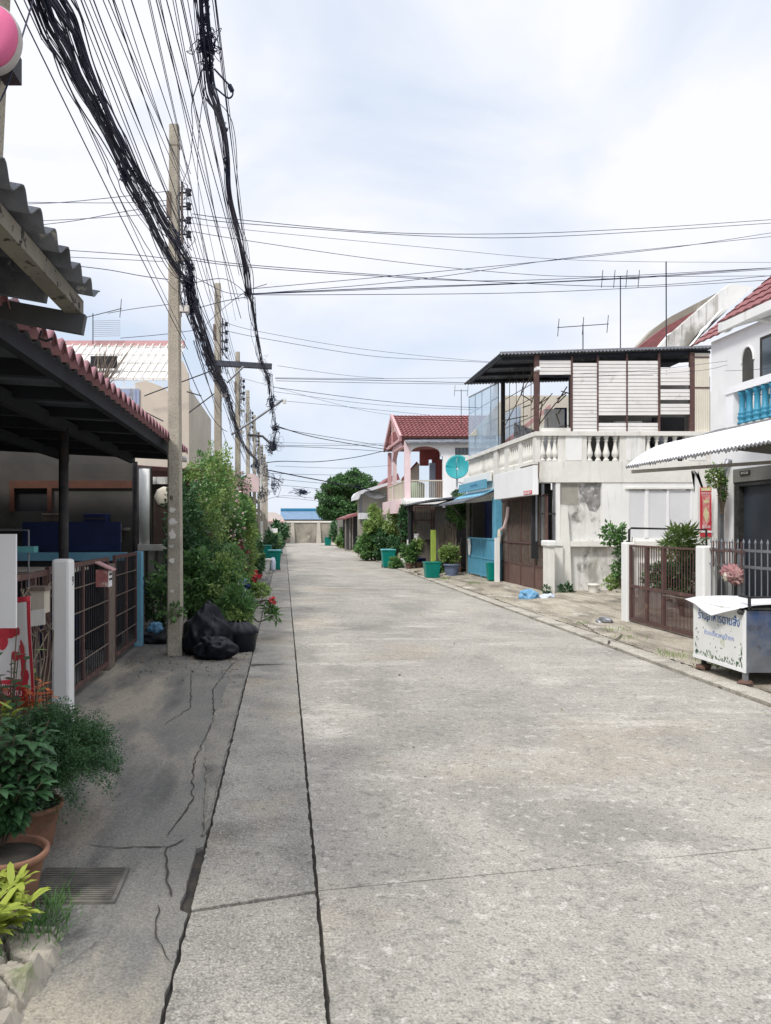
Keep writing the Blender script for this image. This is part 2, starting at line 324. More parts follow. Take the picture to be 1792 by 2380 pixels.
def text_part(body, size, m, parent, name, M4, th=.002, label=None):
    cu = bpy.data.curves.new(name, 'FONT'); cu.body = body; cu.size = size; cu.extrude = th; cu.align_x = 'CENTER'; cu.align_y = 'CENTER'
    tmp = bpy.data.objects.new('tmp_text', cu); col.objects.link(tmp); bpy.context.view_layer.update()
    me = bpy.data.meshes.new_from_object(tmp.evaluated_get(bpy.context.evaluated_depsgraph_get())); bpy.data.objects.remove(tmp)
    me.transform(M4); me.materials.clear(); me.materials.append(m); me.name = name
    o = bpy.data.objects.new(name, me); col.objects.link(o); o.parent = parent
    if parent.name in LOCS: o.matrix_parent_inverse = Matrix.Translation(-LOCS[parent.name])
    if label: o['label'] = label
    return o
def face_cam(loc, width=1): return Matrix.Translation(loc) @ Matrix.Rotation(R(90), 4, 'X')            # text upright, read from -Y
def face_street(loc): return Matrix.Translation(loc) @ Matrix.Rotation(R(-90), 4, 'Z') @ Matrix.Rotation(R(90), 4, 'X')   # read from -X
# ================================================================= GROUND
def ys_between(a, b):
    y = a; o = [a]
    while y < b-1e-6:
        y = min(b, y+(.03 if y < 6 else .08 if y < 12 else .4 if y < 30 else 3)); o.append(y)
    return o
def jag(x, y, amp, s=0): return amp*(noise.noise(Vector((x*3+s, y*9, s)))+.6*noise.noise(Vector((x*5+s, y*31, s+5))))
def slab(mb, xl, xr, ya, yb, sl, s=0, z=0.0, amp=.007, nx=8):
    """concrete slab between x edges xl, xr; transverse edges are slanted by sl and slightly ragged"""
    g = []
    for y in ys_between(ya, yb):
        row = []
        for i in range(nx+1):
            t = i/nx; x = xl*(1-t)+xr*t; yy = y+sl*x
            if i == 0: x += jag(0, yy, amp, s)
            if i == nx: x += jag(7, yy, amp, s+2)
            if y in (ya, yb): yy += jag(x, 0, .006, s+y)
            row.append(Vector((x, yy, z)))
        g.append(row)
    return mb.grid(g, (0, 0, -.05))
bx(-400, 400, -60, 700, -.30, -.055).build('ground', earth_m, kind='structure')
bx(-.75, 4.75, 0, 90, -.05, -.024).build('joint_bed', soil_m, kind='structure', label='dark dirt filling the joints between the road slabs')
edges = [-1.4, 3.46, 9.3, 15.2, 21.1, 27, 33, 39, 45, 51, 57, 63, 69, 80.4]
rd = MB(); stp = MB()
for i in range(len(edges)-1):
    a, b = edges[i]+.003, edges[i+1]-.003
    last = i == len(edges)-2
    slab(rd, .158, 4.45, a, b, 0 if last else .2, i)
    slab(stp, -.40, .141, a-.02+.01, b-.03, .33 if i < 2 else 0, i+30, -.002, .010, 4)
rd.build('road', road_m, kind='structure'); stp.build('gutter_strip', strip_m, kind='structure')
def hz(x, y):
    """right apron: rises a little towards the houses"""
    t = max(0, min(1, (x-4.47)/1.6)); u = max(0, min(1, (y-13.5)/3.5))
    return .012+.10*t*u+.02*t
g = []
for y in ys_between(3.2, 90):
    row = []
    for i in range(25):
        x = 4.475+(i/24)**1.4*13
        row.append(Vector((x+(jag(3, y, .02, 9) if i == 0 else 0), y, hz(x, y)+(.012*noise.noise(Vector((x*1.7, y*1.3, 2))) if i else 0))))
    g.append(row)
MB().grid(g, (0, 0, -.2)).build('right_apron', apron_m, kind='structure')
g = []
for y in ys_between(1.4, 90):
    row = []
    for i in range(25):
        t = i/24; x = -.415-(t**1.3)*11.5
        e = jag(5, y, .012, 17) if i == 0 else 0
        if i == 0 and 3.30 < y < 3.95: e -= .035
        row.append(Vector((x+e, y, .004*noise.noise(Vector((x*2.5, y*1.6, 7))) + (.004 if i else .0))))
    g.append(row)
MB().grid(g, (0, 0, -.2)).build('left_pavement', walk_m, kind='structure')
# ragged cracks in the pavement: dirt-filled grooves laid as thin strips
def crack(pts, wd, name='pavement_crack', m=soil_m, z=.0095, seed=1, label=None):
    mb = MB(); P = []
    for i in range(len(pts)-1):
        a, b = Vector((*pts[i], 0)), Vector((*pts[i+1], 0)); n = max(2, int((b-a).length/.03))
        P += [a.lerp(b, k/n) for k in range(n)]
    P.append(Vector((*pts[-1], 0))); g = []
    for i, p in enumerate(P):
        d = (P[min(i+1, len(P)-1)]-P[max(i-1, 0)]).normalized(); nrm = Vector((-d.y, d.x, 0))
        o = .02*noise.noise(Vector((i*.3, seed, 0))); wv = wd*(.3+1.1*abs(noise.noise(Vector((i*.21, seed, 9)))))
        if i in (0, len(P)-1): wv = .001
        g.append([p+nrm*(o-wv)+Vector((0,0,z)), p+nrm*(o+wv)+Vector((0,0,z))])
    o = mb.grid(g).build(name, m, kind='structure', label=label); return o
crack([(-.50,3.42),(-.56,3.66),(-.60,3.95),(-.52,4.05)], .012, seed=2)
crack([(-.60,3.96),(-.85,3.94),(-1.0,3.98)], .006, seed=3)
crack([(-1.20,2.98),(-1.05,3.0),(-.86,3.10)], .006, seed=4)
crack([(-.55,3.35),(-.52,3.12),(-.43,2.9)], .006, seed=5)
crack([(-.95,2.75),(-.80,2.90),(-.74,3.05)], .002, seed=6)
crack([(-.62,4.1),(-.55,4.6),(-.63,5.4),(-.60,6.6),(-.72,7.8),(-.62,9.3)], .008, seed=7)
crack([(-1.0,6.4),(-.85,7.0),(-.93,7.7),(-1.05,8.7)], .007, seed=8)
crack([(4.9,10.0),(4.75,11.6),(5.05,13.2),(4.8,15.0)], .014, seed=9, z=.034)
crack([(4.66,7.2),(4.62,8.4),(4.68,9.2)], .01, seed=11, z=.034)
# worn kerb band along the right edge of the road
g = []
for y in ys_between(4.0, 40):
    a = 4.472+jag(2,y,.015,31); b = 4.70+.03*noise.noise(Vector((y*1.1,9,0)))+.02*noise.noise(Vector((y*6,9,0)))
    g.append([Vector((a,y,.030)), Vector(((a+b)/2,y,.040+.006*noise.noise(Vector((y*3,1,0))))), Vector((b,y,.036))])
MB().grid(g, (0,0,-.04)).build('kerb_band', mat('kerb_concrete', (.44,.41,.35), (.34,.315,.265), 2.4, .92, .8, 40, stain=[((.17,.155,.13),2.1,.50,.66,1,.7), ((.12,.115,.10),28,.56,.67,1,.5)], grain=(80,.4)), kind='structure')
for ya_, yb_, sd_ in ((5.0,9.4,21),(9.8,13.4,22),(13.9,21,23)): crack([(4.715,ya_),(4.73,(ya_+yb_)/2),(4.71,yb_)], .022, seed=sd_, z=.042)
crack([(4.47,10.6),(4.60,10.9),(4.74,10.7)], .018, seed=25, z=.046); crack([(4.73,11.0),(5.1,11.6),(5.0,12.4)], .018, seed=26, z=.036)
# lighter mortar band along the gutter and wash marks
mortar_m = mat('mortar_band', (.27,.25,.21), (.20,.19,.165), 3, .95, .8, 50, stain=[((.10,.098,.09),2.2,.47,.62,1,.8), ((.10,.097,.09),30,.55,.66,1,.5)], grain=(90,.4))
g = []
for y in ys_between(4.1, 16):
    a = -.425+jag(1,y,.012,3); b = -.60-.05*noise.noise(Vector((y*1.3,4,0)))-.03*noise.noise(Vector((y*7,4,0))); b = a+(b-a)*min(1, max(.08, (y-4.1)/1.8))
    g.append([Vector((a,y,.010)), Vector(((a+b)/2,y,.014)), Vector((b,y,.009))])
MB().grid(g, (0,0,-.03)).build('mortar_band', mortar_m, kind='structure')
# ribbed drain cover
g = []
dc = MB(); dc.box(-1.16,-.74,3.36,3.70,.004,.016)
for i in range(17): dc.box(-1.14,-.76,3.375+i*.0188,3.383+i*.0188,.0155,.024)
dc.build('drain_cover', mat('drain_iron', (.085,.083,.076), (.14,.132,.115), 9, .9, .3, stain=[((.19,.175,.15),4,.5,.66)]), label='dark ribbed drain cover set in the left pavement beside the terracotta pots', cat='drain cover')
# litter and weeds
lit = MB()
for i in range(900):
    k = random.random()
    if k < .45: x, y = random.uniform(-1.9,-.45), random.gauss(9.3, .5)
    elif k < .7: x, y = random.uniform(-.62,-.38), random.uniform(9, 27)
    elif k < .9: x, y = random.gauss(4.7, .2), random.uniform(8, 30)
    else: x, y = random.uniform(.2, 4.3), random.uniform(3, 30)
    leaf(lit, Vector((x, y, hz(x, y)+.012 if x > 4.47 else .014)), random.uniform(.012, .04), Vector((random.gauss(0,1), random.gauss(0,1), .1)), .7)
lit.build('leaf_litter', mat('litter', (.10,.08,.05), (.22,.18,.11), 9, .9, island=2.5), kind='stuff', label='dry leaves and grit scattered along the gutters', cat='litter')
wd = MB()
def tuft(mb, x, y, n, h, z=0, sp=.05):
    for i in range(n):
        p = Vector((x+random.gauss(0, sp), y+random.gauss(0, sp), z)); d = Vector((random.gauss(0,.5), random.gauss(0,.5), 1))
        leaf(mb, p, h*random.uniform(.5, 1.2), d, .12)
for (x, y, n, h) in [(5.0,11.3,60,.06),(5.25,12.1,80,.07),(4.9,9.7,70,.08),(5.15,8.9,160,.10),(5.3,9.4,160,.10),(4.9,23.5,60,.1),(5.3,21.4,90,.08),(5.7,17.2,60,.08),(5.0,12.9,50,.06)]:
    tuft(wd, x, y, n, h, hz(x, y), .13)
wd.build('weeds', lf_light, kind='stuff', label='small weeds growing in the joints of the right apron', cat='weeds')
# broken kerb in the near left corner
g = []
for i in range(110):
    row = []
    for j in range(120):
        x = -1.9+i*.0105; y = 1.9+j*.0107
        e = min(1, max(0, (-.84+.05*noise.noise(Vector((y*6, 2, 0)))-x)*16))*min(1, max(0, (3.16+.05*noise.noise(Vector((x*6, 5, 0)))-y)*14))
        h = .02+.04*noise.noise(Vector((x*5, y*5, 1)))+.022*noise.noise(Vector((x*17, y*17, 3)))
        vx = noise.voronoi(Vector((x*6+.5*noise.noise(Vector((x*9,y*9,0))), y*5, 0))); cell = vx[0]; ck = cell[1]-cell[0]; hh = (math.sin(vx[1][0].x*91+vx[1][0].y*57)+1)/2
        h = .02+.05*hh+.03*(x-vx[1][0].x/6)*(hh-.5)*6+.007*noise.noise(Vector((x*40,y*40,0)))-.07*max(0, 1-ck*9)
        row.append(Vector((x, y, max(-.03, -.03+e*(.06+h)))))
    g.append(row)
MB().grid(g).build('broken_kerb', rock_m, smooth=False, label='broken slab of pale concrete rubble with moss in the near left corner', cat='rubble')
# ================================================================= LEFT SIDE
# near roof of corrugated fibre cement
t = thing('canopy_roof', 'grey corrugated fibre-cement roof on timber beams overhead at the upper left', 'roof', (-2.2, 3, 2.8))
corr(MB(), (-1.0,1.52,2.965), (-1.0,4.17,2.90), (-3.9,1.52,3.49), 13, .030, .007, 10).build('corrugated_sheet', asb_m, t, smooth=True)
for (x) in (-1.125, -2.2):
    bm((x,1.5,2.86+(-1.1-x)*.18), (x,4.15,2.825+(-1.1-x)*.18), .09, .078).build('purlin', timber_m, t)
bm((-1.07,4.13,2.733), (-3.6,4.13,3.19), .05, .105, up=(0,0,1)).build('rafter', mat('grey_rafter', (.10,.105,.115), (.075,.08,.09), 4, .7), t)
bm((-1.17,3.80,2.80), (-3.6,3.80,3.24), .05, .085).build('rafter', asb_m, t)
bm((-1.17,2.2,2.78), (-3.6,2.2,3.22), .05, .09).build('rafter', beam_m, t)
MB().tube([(-1.30,4.13,2.70),(-1.31,4.12,2.66),(-1.27,4.12,2.645),(-1.235,4.12,2.66)], .008, 6).build('hook', iron_m, t)
bx(-3.7,-3.6,1.6,1.7,0,3.2).build('post', timber_m, t); bx(-3.7,-3.6,4.0,4.1,0,3.2).build('post', timber_m, t)
# carport with pink scalloped eave
t = thing('carport', 'long dark carport with pink scalloped eave on black posts behind the left gates', 'carport', (-3.5, 8, 0))
Y0, Y1, NW = 2.26, 11.72, 43
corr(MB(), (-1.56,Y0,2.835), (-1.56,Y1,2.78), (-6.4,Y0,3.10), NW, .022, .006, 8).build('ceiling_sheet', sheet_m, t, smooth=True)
corr(MB(), (-1.50,Y0,2.875), (-1.50,Y1,2.815), (-6.4,Y0,3.14), NW, .030, .012, 8).build('roof_sheet', pinktile_m, t, smooth=True)
ev = MB(); gg = []
for i in range(NW*8+1):
    y = Y0+(Y1-Y0)*i/(NW*8); c = math.cos(2*math.pi*i/8); z = 2.885-.07*(y-Y0)/9.46
    gg.append([Vector((-1.50,y,z+.035*c)), Vector((-1.47,y,z+.01+.035*c)), Vector((-1.455,y,z-.025+.045*c))])
ev.grid(gg, (-.008,0,.0)).build('eave_trim', pinktile_m, t, smooth=True)
bm((-1.60,2.3,2.765), (-1.60,11.4,2.70), .07, .11).build('eave_beam', beam_m, t)
for x, dz in ((-2.3, .0), (-3.3, .03), (-4.4, .06)): bm((x,2.3,2.74+dz), (x,11.7,2.68+dz), .08, .12).build('beam', beam_m, t)
for i in range(9):
    y = 3.4+i*1.02; bm((-1.62,y,2.78-(y-3.6)*.007), (-6.3,y,3.02-(y-3.6)*.007), .10, .13).build('purlin', beam_m, t)
for (x, y, r, z1) in ((-2.3,8.04,.05,2.68), (-2.3,11.9,.04,2.66), (-4.4,8.04,.05,2.72), (-6.0,4.0,.05,2.9), (-6.0,11.6,.05,2.9)):
    MB().tube([(x,y,0),(x,y,z1)], r, 14).build('post', blackpost_m, t, smooth=True)
MB().tube([(-1.63,11.25,2.66),(-1.50,11.3,2.65),(-1.42,11.3,2.64)], .045, 10).build('beam_end', oldwhite_m, t)
# house wall at the far end of the carport
t = thing('left_house', 'shaded plaster house wall with orange-brown window frame inside the left carport', 'house', (-4.4, 12.4, 0))
w_ = MB(); w_.box(-7,-4.38,12.3,12.5,0,2.66); w_.box(-4.38,-3.70,12.3,12.5,0,1.90); w_.box(-3.70,-2.40,12.3,12.5,0,2.35); w_.box(-4.38,-2.40,12.3,12.5,2.45,2.66); w_.box(-4.38,-3.70,12.3,12.5,2.36,2.45); w_.box(-3.70,-2.40,12.3,12.5,2.35,2.449)
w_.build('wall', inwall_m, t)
orange_m = mat('orange_timber', (.13,.055,.035), (.09,.04,.028), 5, .6)
f = MB(); f.box(-4.38,-2.42,12.27,12.30,2.27,2.39); f.box(-4.37,-4.30,12.26,12.31,1.9,2.27); f.box(-3.77,-3.70,12.26,12.31,1.9,2.27); f.build('window_frame', orange_m, t)
bx(-4.30,-3.77,12.33,12.35,1.9,2.36).build('window_pane', dark_m, t)
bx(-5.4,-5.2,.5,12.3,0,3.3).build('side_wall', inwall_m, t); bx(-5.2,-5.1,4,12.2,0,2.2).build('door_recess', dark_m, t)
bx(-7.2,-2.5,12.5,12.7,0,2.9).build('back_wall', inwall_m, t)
# clutter hung and stacked in the shade
for i, (x, y, z, sx, sz, m, nm, lab, cat) in enumerate([(-2.95,12.0,1.75,.35,.22,navy_m,'storage_box','dark box stacked on the left end of the shelf behind the black posts','box'), (-3.2,11.9,.9,.25,.5,brown_m,'storage_box','brown carton beside the wall under the orange frame','box'), (-4.6,9.5,1.9,.3,.7,dark_m,'wall_cabinet','dark cabinet hung on the deep side wall of the carport','cabinet'), (-2.6,11.7,1.55,.15,.3,greywall_m,'storage_box','small grey box high beside the second black post','box'), (-3.6,11.9,1.8,.3,.12,rust_m,'storage_box','rusty tin on the shelf below the window frame','box')]):
    tt = thing(nm, lab, cat, (x,y,z)); bx(x-sx/2,x+sx/2,y,y+.3,z-sz/2,z+sz/2).build('body', m, tt, bevel=.01); bx(x-sx/2+.02,x+sx/2-.02,y-.012,y-.002,z+sz*.1,z+sz*.2).build('band', inwall_m, tt)
t = thing('wall_shelf', 'long dark shelf across the end wall inside the carport', 'shelf', (-3.4,12.1,1.6)); bx(-4.9,-2.45,11.85,12.28,1.60,1.64).build('board', timber_m, t)
for x in (-4.6,-3.6,-2.6): bx(x,x+.03,11.9,12.28,1.42,1.599).build('bracket', iron_m, t)
# furniture inside
t = thing('stall_counter', 'dark blue board above a pale blue counter rail inside the carport', 'counter', (-2.9, 10.4, 0))
bx(-3.55,-2.22,10.45,10.5,1.32,1.72).build('blue_board', navy_m, t); bx(-3.62,-2.12,10.3,10.44,1.20,1.31).build('counter_rail', lblue_m, t)
bx(-3.6,-2.3,10.35,10.9,.0,1.19).build('counter_base', dark_m, t)
t = thing('folding_table', 'pale cloth-covered table behind the fence beside the white gate pillar', 'table', (-2.7, 8.9, 0))
bx(-3.2,-2.36,8.4,9.3,1.14,1.17).build('table_top', cream_m, t)
for x in (-3.15,-2.42):
    for y in (8.5,9.2): MB().tube([(x,y,0),(x,y,1.14)], .015, 6).build('leg', iron_m, t)
t = thing('metal_rack', 'thin grey metal rack standing left of the black post', 'rack', (-2.8, 7.4, 0))
r_ = MB()
for x in (-2.95,-2.52): r_.tube([(x,7.6,0),(x,7.6,1.62)], .01, 6)
for z in (1.62,1.45,1.2,.8): r_.tube([(-2.95,7.6,z),(-2.52,7.6,z)], .008, 6)
r_.build('frame', grey_m, t); bx(-2.62,-2.45,7.55,7.68,1.40,1.46).build('shelf', teall_m, t)
# clutter behind the gate: crates and panels in the shade
for i, (x, y, wx, h, m, lab, cat) in enumerate([(-2.75,7.6,.5,.75,grey_m,'grey panel leaning in the shade behind the first gate leaf','panel'), (-2.7,9.2,.5,.6,navy_m,'dark blue crate behind the far gate leaf','crate'), (-3.3,6.8,.6,.8,inwall_m,'pale box stacked in the shade behind the near fence','box')]):
    tt = thing(('panel','storage_crate','storage_box')[i], lab, cat, (x, y, 0))
    bx(x-wx/2, x+wx/2, y, y+.3, 0, h).build('body', m, tt, bevel=.01)
    q = MB()
    for k in range(5): q.box(x-wx/2+.03, x+wx/2-.03, y-.012, y-.001, h*(.12+.18*k), h*(.17+.18*k))
    q.build('slats', MATS['dark_beam'], tt)
# fence and gates along the pavement
def gate_panel(root, x, y0, y1, z0, z1, stiles, bars, rails, m, mbar=None, fw=.045):
    f = MB()
    f.beam((x,y0,z1-fw/2), (x,y1,z1-fw/2), fw*.8, fw); f.beam((x,y0,z0+fw/2), (x,y1,z0+fw/2), fw*.8, fw)
    for y in [y0+fw/2, y1-fw/2]+stiles: f.box(x-fw*.38, x+fw*.38, y-fw/2, y+fw/2, z0+fw, z1-fw)
    f.build('frame', m, root)
    b = MB(); n = int((y1-y0)/bars)
    for i in range(1, n): b.tube([(x, y0+i*(y1-y0)/n, z0+fw), (x, y0+i*(y1-y0)/n, z1-fw)], .006, 5, False)
    b.build('bars', mbar or m, root); r = MB()
    for k in range(rails): z = z0+(z1-z0)*(k+1)/(rails+1); r.tube([(x+.014,y0,z),(x+.014,y1,z)], .007, 5, False)
    r.build('cross_rods', rust_m, root)
t = thing('iron_fence', 'maroon iron fence panel overgrown with dry stems left of the white pillar', 'fence', (-1.95, 5.4, 0))
gate_panel(t, -1.95, 4.3, 6.33, .12, 1.30, [5.1, 6.0], .10, 4, maroon_m)
v = MB(); 
for k in range(16):
    y = random.uniform(5.2,6.25); P = [Vector((-1.91+random.uniform(-.02,.03), y+random.gauss(0,.05)*j, .2+j*.2)) for j in range(6)]; v.tube(P, .006, 5)
v.build('dry_stems', twig_m, t)
t = thing('iron_gate', 'maroon iron gate leaf nearest the white pillar carrying the small mailbox', 'gate', (-2.0, 7.7, 0), 'gate leaves of the left carport')
gate_panel(t, -2.0, 6.50, 8.74, .09, 1.31, [7.65], .09, 4, maroon_m, iron_m)
t = thing('iron_gate', 'narrower dark iron gate leaf standing between the mailbox leaf and the blue pillar', 'gate', (-2.03, 9.8, 0), 'gate leaves of the left carport')
gate_panel(t, -2.03, 9.2, 10.55, .09, 1.31, [9.9], .09, 4, maroon_m, iron_m)
bx(-2.06,-2.0,8.82,9.12,0,1.22).build('gate_stop', rust_m, t)
# pillars
t = thing('gate_pillar', 'white rounded concrete gate pillar with black number at the left pavement', 'pillar', (-1.83, 6.4, 0))
bx(-1.905,-1.755,6.30,6.47,0,1.385).build('shaft', white_m, t, bevel=.025)
text_part('9', .11, ink_m, t, 'number', Matrix.Translation((-1.7535,6.40,1.20)) @ Matrix.Rotation(R(90),4,'Z') @ Matrix.Rotation(R(90),4,'X'), .001)
t = thing('gate_pillar', 'sky blue painted gate pillar at the far end of the left gates', 'pillar', (-2.0, 10.7, 0))
bx(-2.07,-1.965,10.62,10.78,0,1.31).build('shaft', lblue_m, t, bevel=.008)
MB().tube([(-1.96,10.70,.95),(-1.93,10.70,.9),(-1.95,10.71,.8),(-1.93,10.7,.72)], .007, 5).build('wire_loop', wire_m, t)
# mailboxes
t = thing('mailbox', 'small mailbox with pink sloping lid hung on the left iron gate', 'mailbox', (-1.93, 8.2, 1.0))
red_stain_m = mat('stained_red_face', (.42,.16,.15), (.30,.11,.11), 12, .7, stain=[((.62,.55,.50),9,.55,.65)])
bx(-1.975,-1.845,8.08,8.24,1.02,1.20).build('box_body', red_stain_m, t)
MB().prism([(-1.98,8.06,1.27),(-1.98,8.06,1.285),(-1.80,8.06,1.205),(-1.80,8.06,1.19)], (0,.2,0)).build('lid', pinkp_m, t)
bx(-1.845,-1.838,8.085,8.235,1.02,1.19).build('side_plate', cleanw_m, t)
pseudo_text(MB(), (-1.837,8.10,1.14), (0,1,0), (0,0,1), (1,0,0), 5, .022, .12).build('lettering', ink_m, t)
pseudo_text(MB(), (-1.837,8.10,1.09), (0,1,0), (0,0,1), (1,0,0), 5, .022, .12, seed=8).build('lettering', ink_m, t)
t = thing('mailbox', 'old cream mailbox with a drooping flap tied to the maroon fence', 'mailbox', (-1.9, 5.9, .95))
bx(-1.93,-1.80,5.78,5.92,1.0,1.17).build('box_body', cream_m, t); bx(-1.935,-1.79,5.77,5.93,1.17,1.20).build('lid', rust_m, t)
MB().prism([(-1.93,5.765,.90),(-1.79,5.765,.92),(-1.79,5.765,1.04),(-1.93,5.765,1.02)], (0,.01,0)).build('flap', oldwhite_m, t)
# blank white board on a stake
t = thing('sign_board', 'blank white rectangular board cut off by the left edge of the photo', 'board', (-1.65, 4.2, 0))
bx(-1.93,-1.459,4.19,4.21,1.10,1.612).build('panel', cleanw_m, t); bx(-1.74,-1.71,4.22,4.25,0,1.5).build('stake', timber_m, t)
# banner on the fence
t = thing('banner', 'white vinyl banner with red border, red pictures and white lettering hanging on the fence', 'banner', (-1.9, 4.8, .5))
def bann(u, v): # u across, v up
    x = -2.25+u*.66; return Vector((x+.02*math.sin(v*3), 4.85+.04*math.sin(u*9+v*2)+.03*math.cos(v*5), .50+v*.72-.03*math.sin(u*math.pi)*v))
def cloth(u0, u1, v0, v1, off, m, name, fn=None, n=14):
    g = [[bann(u0+(u1-u0)*i/n, v0+(v1-v0)*j/n)+Vector((0,-off,0)) for j in range(n+1)] for i in range(n+1)]
    return MB().grid(g, (0,.002,0)).build(name, m, t, smooth=True)
cloth(0, 1, 0, 1, 0, cleanw_m, 'cloth'); cloth(0, 1, .955, 1, .003, redpaper_m, 'red_border'); cloth(.965, 1, 0, .955, .003, redpaper_m, 'red_border')
cloth(0, .93, 0, .26, .004, redpaper_m, 'red_panel')
def blob(u, v, ru, rv, name='red_picture', m=redpaper_m):
    mb = MB(); c = bann(u, v)+Vector((0,-.006,0)); P = []
    for k in range(18):
        a = 2*math.pi*k/18; s = 1+.3*noise.noise(Vector((math.cos(a)*1.5, math.sin(a)*1.5, u*9))); P.append(bann(u+ru*s*math.cos(a), v+rv*s*math.sin(a))+Vector((0,-.006,0)))
    mb.add([c]+P, [(0, 1+k, 1+(k+1) % 18) for k in range(18)]); return mb.build(name, m, t)
blob(.42,.72,.06,.05); blob(.56,.70,.05,.11); blob(.76,.70,.12,.055); blob(.70,.63,.05,.08); blob(.82,.48,.045,.05); blob(.89,.45,.03,.17); blob(.90,.30,.05,.06)
pseudo_text(MB(), bann(.62,.19)+Vector((0,-.006,0)), (1,0,0), (0,0,1), (0,-1,0), 6, .030, .16).build('lettering', cleanw_m, t)
pseudo_text(MB(), bann(.60,.13)+Vector((0,-.006,0)), (1,0,0), (0,0,1), (0,-1,0), 9, .032, .20, seed=5).build('lettering', cleanw_m, t)
# ---- next house on the left: column, low wall, slatted fence, small pink eave
t = thing('left_porch', 'old porch with round white column and low wall behind the first utility pole', 'porch', (-2.3, 12.9, 0))
MB().tube([(-2.33,12.85,1.36),(-2.33,12.85,2.62)], .088, 18).build('column', white_m, t, smooth=True)
bx(-2.62,-1.90,12.75,12.95,1.26,1.36).build('wall_cap', oldwhite_m, t)
q = MB()
for i in range(5): q.box(-2.60+i*.17,-2.50+i*.17,12.78,12.92,0,1.26)
q.build('low_wall', stain_m, t)
q = MB()
for i in range(9): q.box(-2.20+i*.034,-2.178+i*.034,13.0,13.02,1.37,2.12)
q.build('slats', brown_m, t)
bx(-2.22,-1.93,13.04,13.1,2.38,2.5).build('lintel', stain_m, t)
MB().lathe([(.02,-.17),(.12,-.12),(.17,0),(.12,.12),(.02,.17)], (-2.02,12.98,2.16), 16, 1, .25).build('round_plate', cream_m, t, smooth=True)
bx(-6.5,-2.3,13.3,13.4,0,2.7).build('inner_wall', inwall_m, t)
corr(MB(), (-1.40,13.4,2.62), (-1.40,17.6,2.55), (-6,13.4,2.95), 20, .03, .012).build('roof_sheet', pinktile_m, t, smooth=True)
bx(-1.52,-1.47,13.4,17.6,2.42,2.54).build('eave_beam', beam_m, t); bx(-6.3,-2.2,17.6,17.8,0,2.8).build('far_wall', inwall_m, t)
# pole fence behind the vines
q = MB(); rail(q, (-2.05,13.2,0), (-2.05,24,0), 70, .1, 1.5, .03, (.02,.98), .05); q.build('fence', iron_m, label='dark iron fence hidden in the vines on the left', cat='fence')
# ---- house with trellis roof
t = thing('left_house', 'cream house with white trellis roof terrace and pink ridge beam behind the first pole', 'house', (-4, 19, 0))
MB().prism([(-6.2,18.4,0),(-2.27,18.4,0),(-2.27,18.4,5.05),(-2.30,18.4,5.35),(-2.42,18.4,5.62),(-2.55,18.4,5.62),(-2.55,18.4,4.7),(-2.9,18.4,5.0),(-3.3,18.4,5.15),(-3.55,18.4,5.10),(-3.56,18.4,4.1),(-6.2,18.4,4.1)], (0,.2,0)).build('wall', cream_m, t)
bx(-2.45,-2.27,18.6,24,0,5.0).build('street_wall', cream_m, t)
bx(-6.2,-3.57,20.4,20.5,0,5.2).build('back_wall', oldwhite_m, t)
MB().add([(-6.4,18.75,5.25),(-2.62,18.75,5.25),(-2.62,20.2,6.42),(-6.4,20.2,6.50)], [(0,1,2,3)]).build('translucent_roof', slat_m, t)
q = MB()
for i in range(20): x = -6.3+i*.19; q.beam((x-.25,18.70,5.22), (x+.05,20.15,6.47), .022)
for k in range(5): q.beam((-6.4,18.70+k*.34,5.22+k*.285), (-2.6,18.70+k*.34,5.22+k*.285), .022)
q.build('trellis', oldwhite_m, t)
bx(-6.5,-2.6,20.1,20.25,6.36,6.52).build('ridge_beam', pinkp_m, t)
q = MB()
for i in range(16): x = -6.2+i*.235; q.box(x,x+.02,18.45,18.47,4.1,5.25)
for z in (4.35,4.65,4.95,5.2): q.box(-6.2,-2.62,18.43,18.445,z,z+.03)
q.build('balcony_grille', oldwhite_m, t)
bx(-4.75,-4.1,18.9,18.95,5.55,5.85).build('dark_vent', dark_m, t)
q = MB()
for i in range(7): q.prism([(-4.0+i*.08,18.36,4.35+.05*(i % 3)),(-3.93+i*.08,18.36,4.35),(-3.93+i*.08,18.36,4.95),(-4.0+i*.08,18.36,4.95)], (0,.02,0))
q.build('hung_cloth', mat('faded_cloth', (.10,.12,.17), (.35,.34,.33), 5, .9, island=3), t)
bs = MB(); stems(bs, (-4.4,18.5,4.9), (-4.0,18.5,5.9), 22, .014, .55); bs.build('dry_branches', twig_m, t)
for (a, b) in (((-3.45,18.2,4.45),(-2.85,18.2,4.15)), ((-3.3,18.2,4.75),(-1.7,18.0,5.3)), ((-2.3,18.2,4.85),(-1.95,18.2,4.75)), ((-2.25,18.2,4.35),(-1.55,18.1,4.85))):
    MB().tube([a, b], .014, 6).build('rod', iron_m, t)
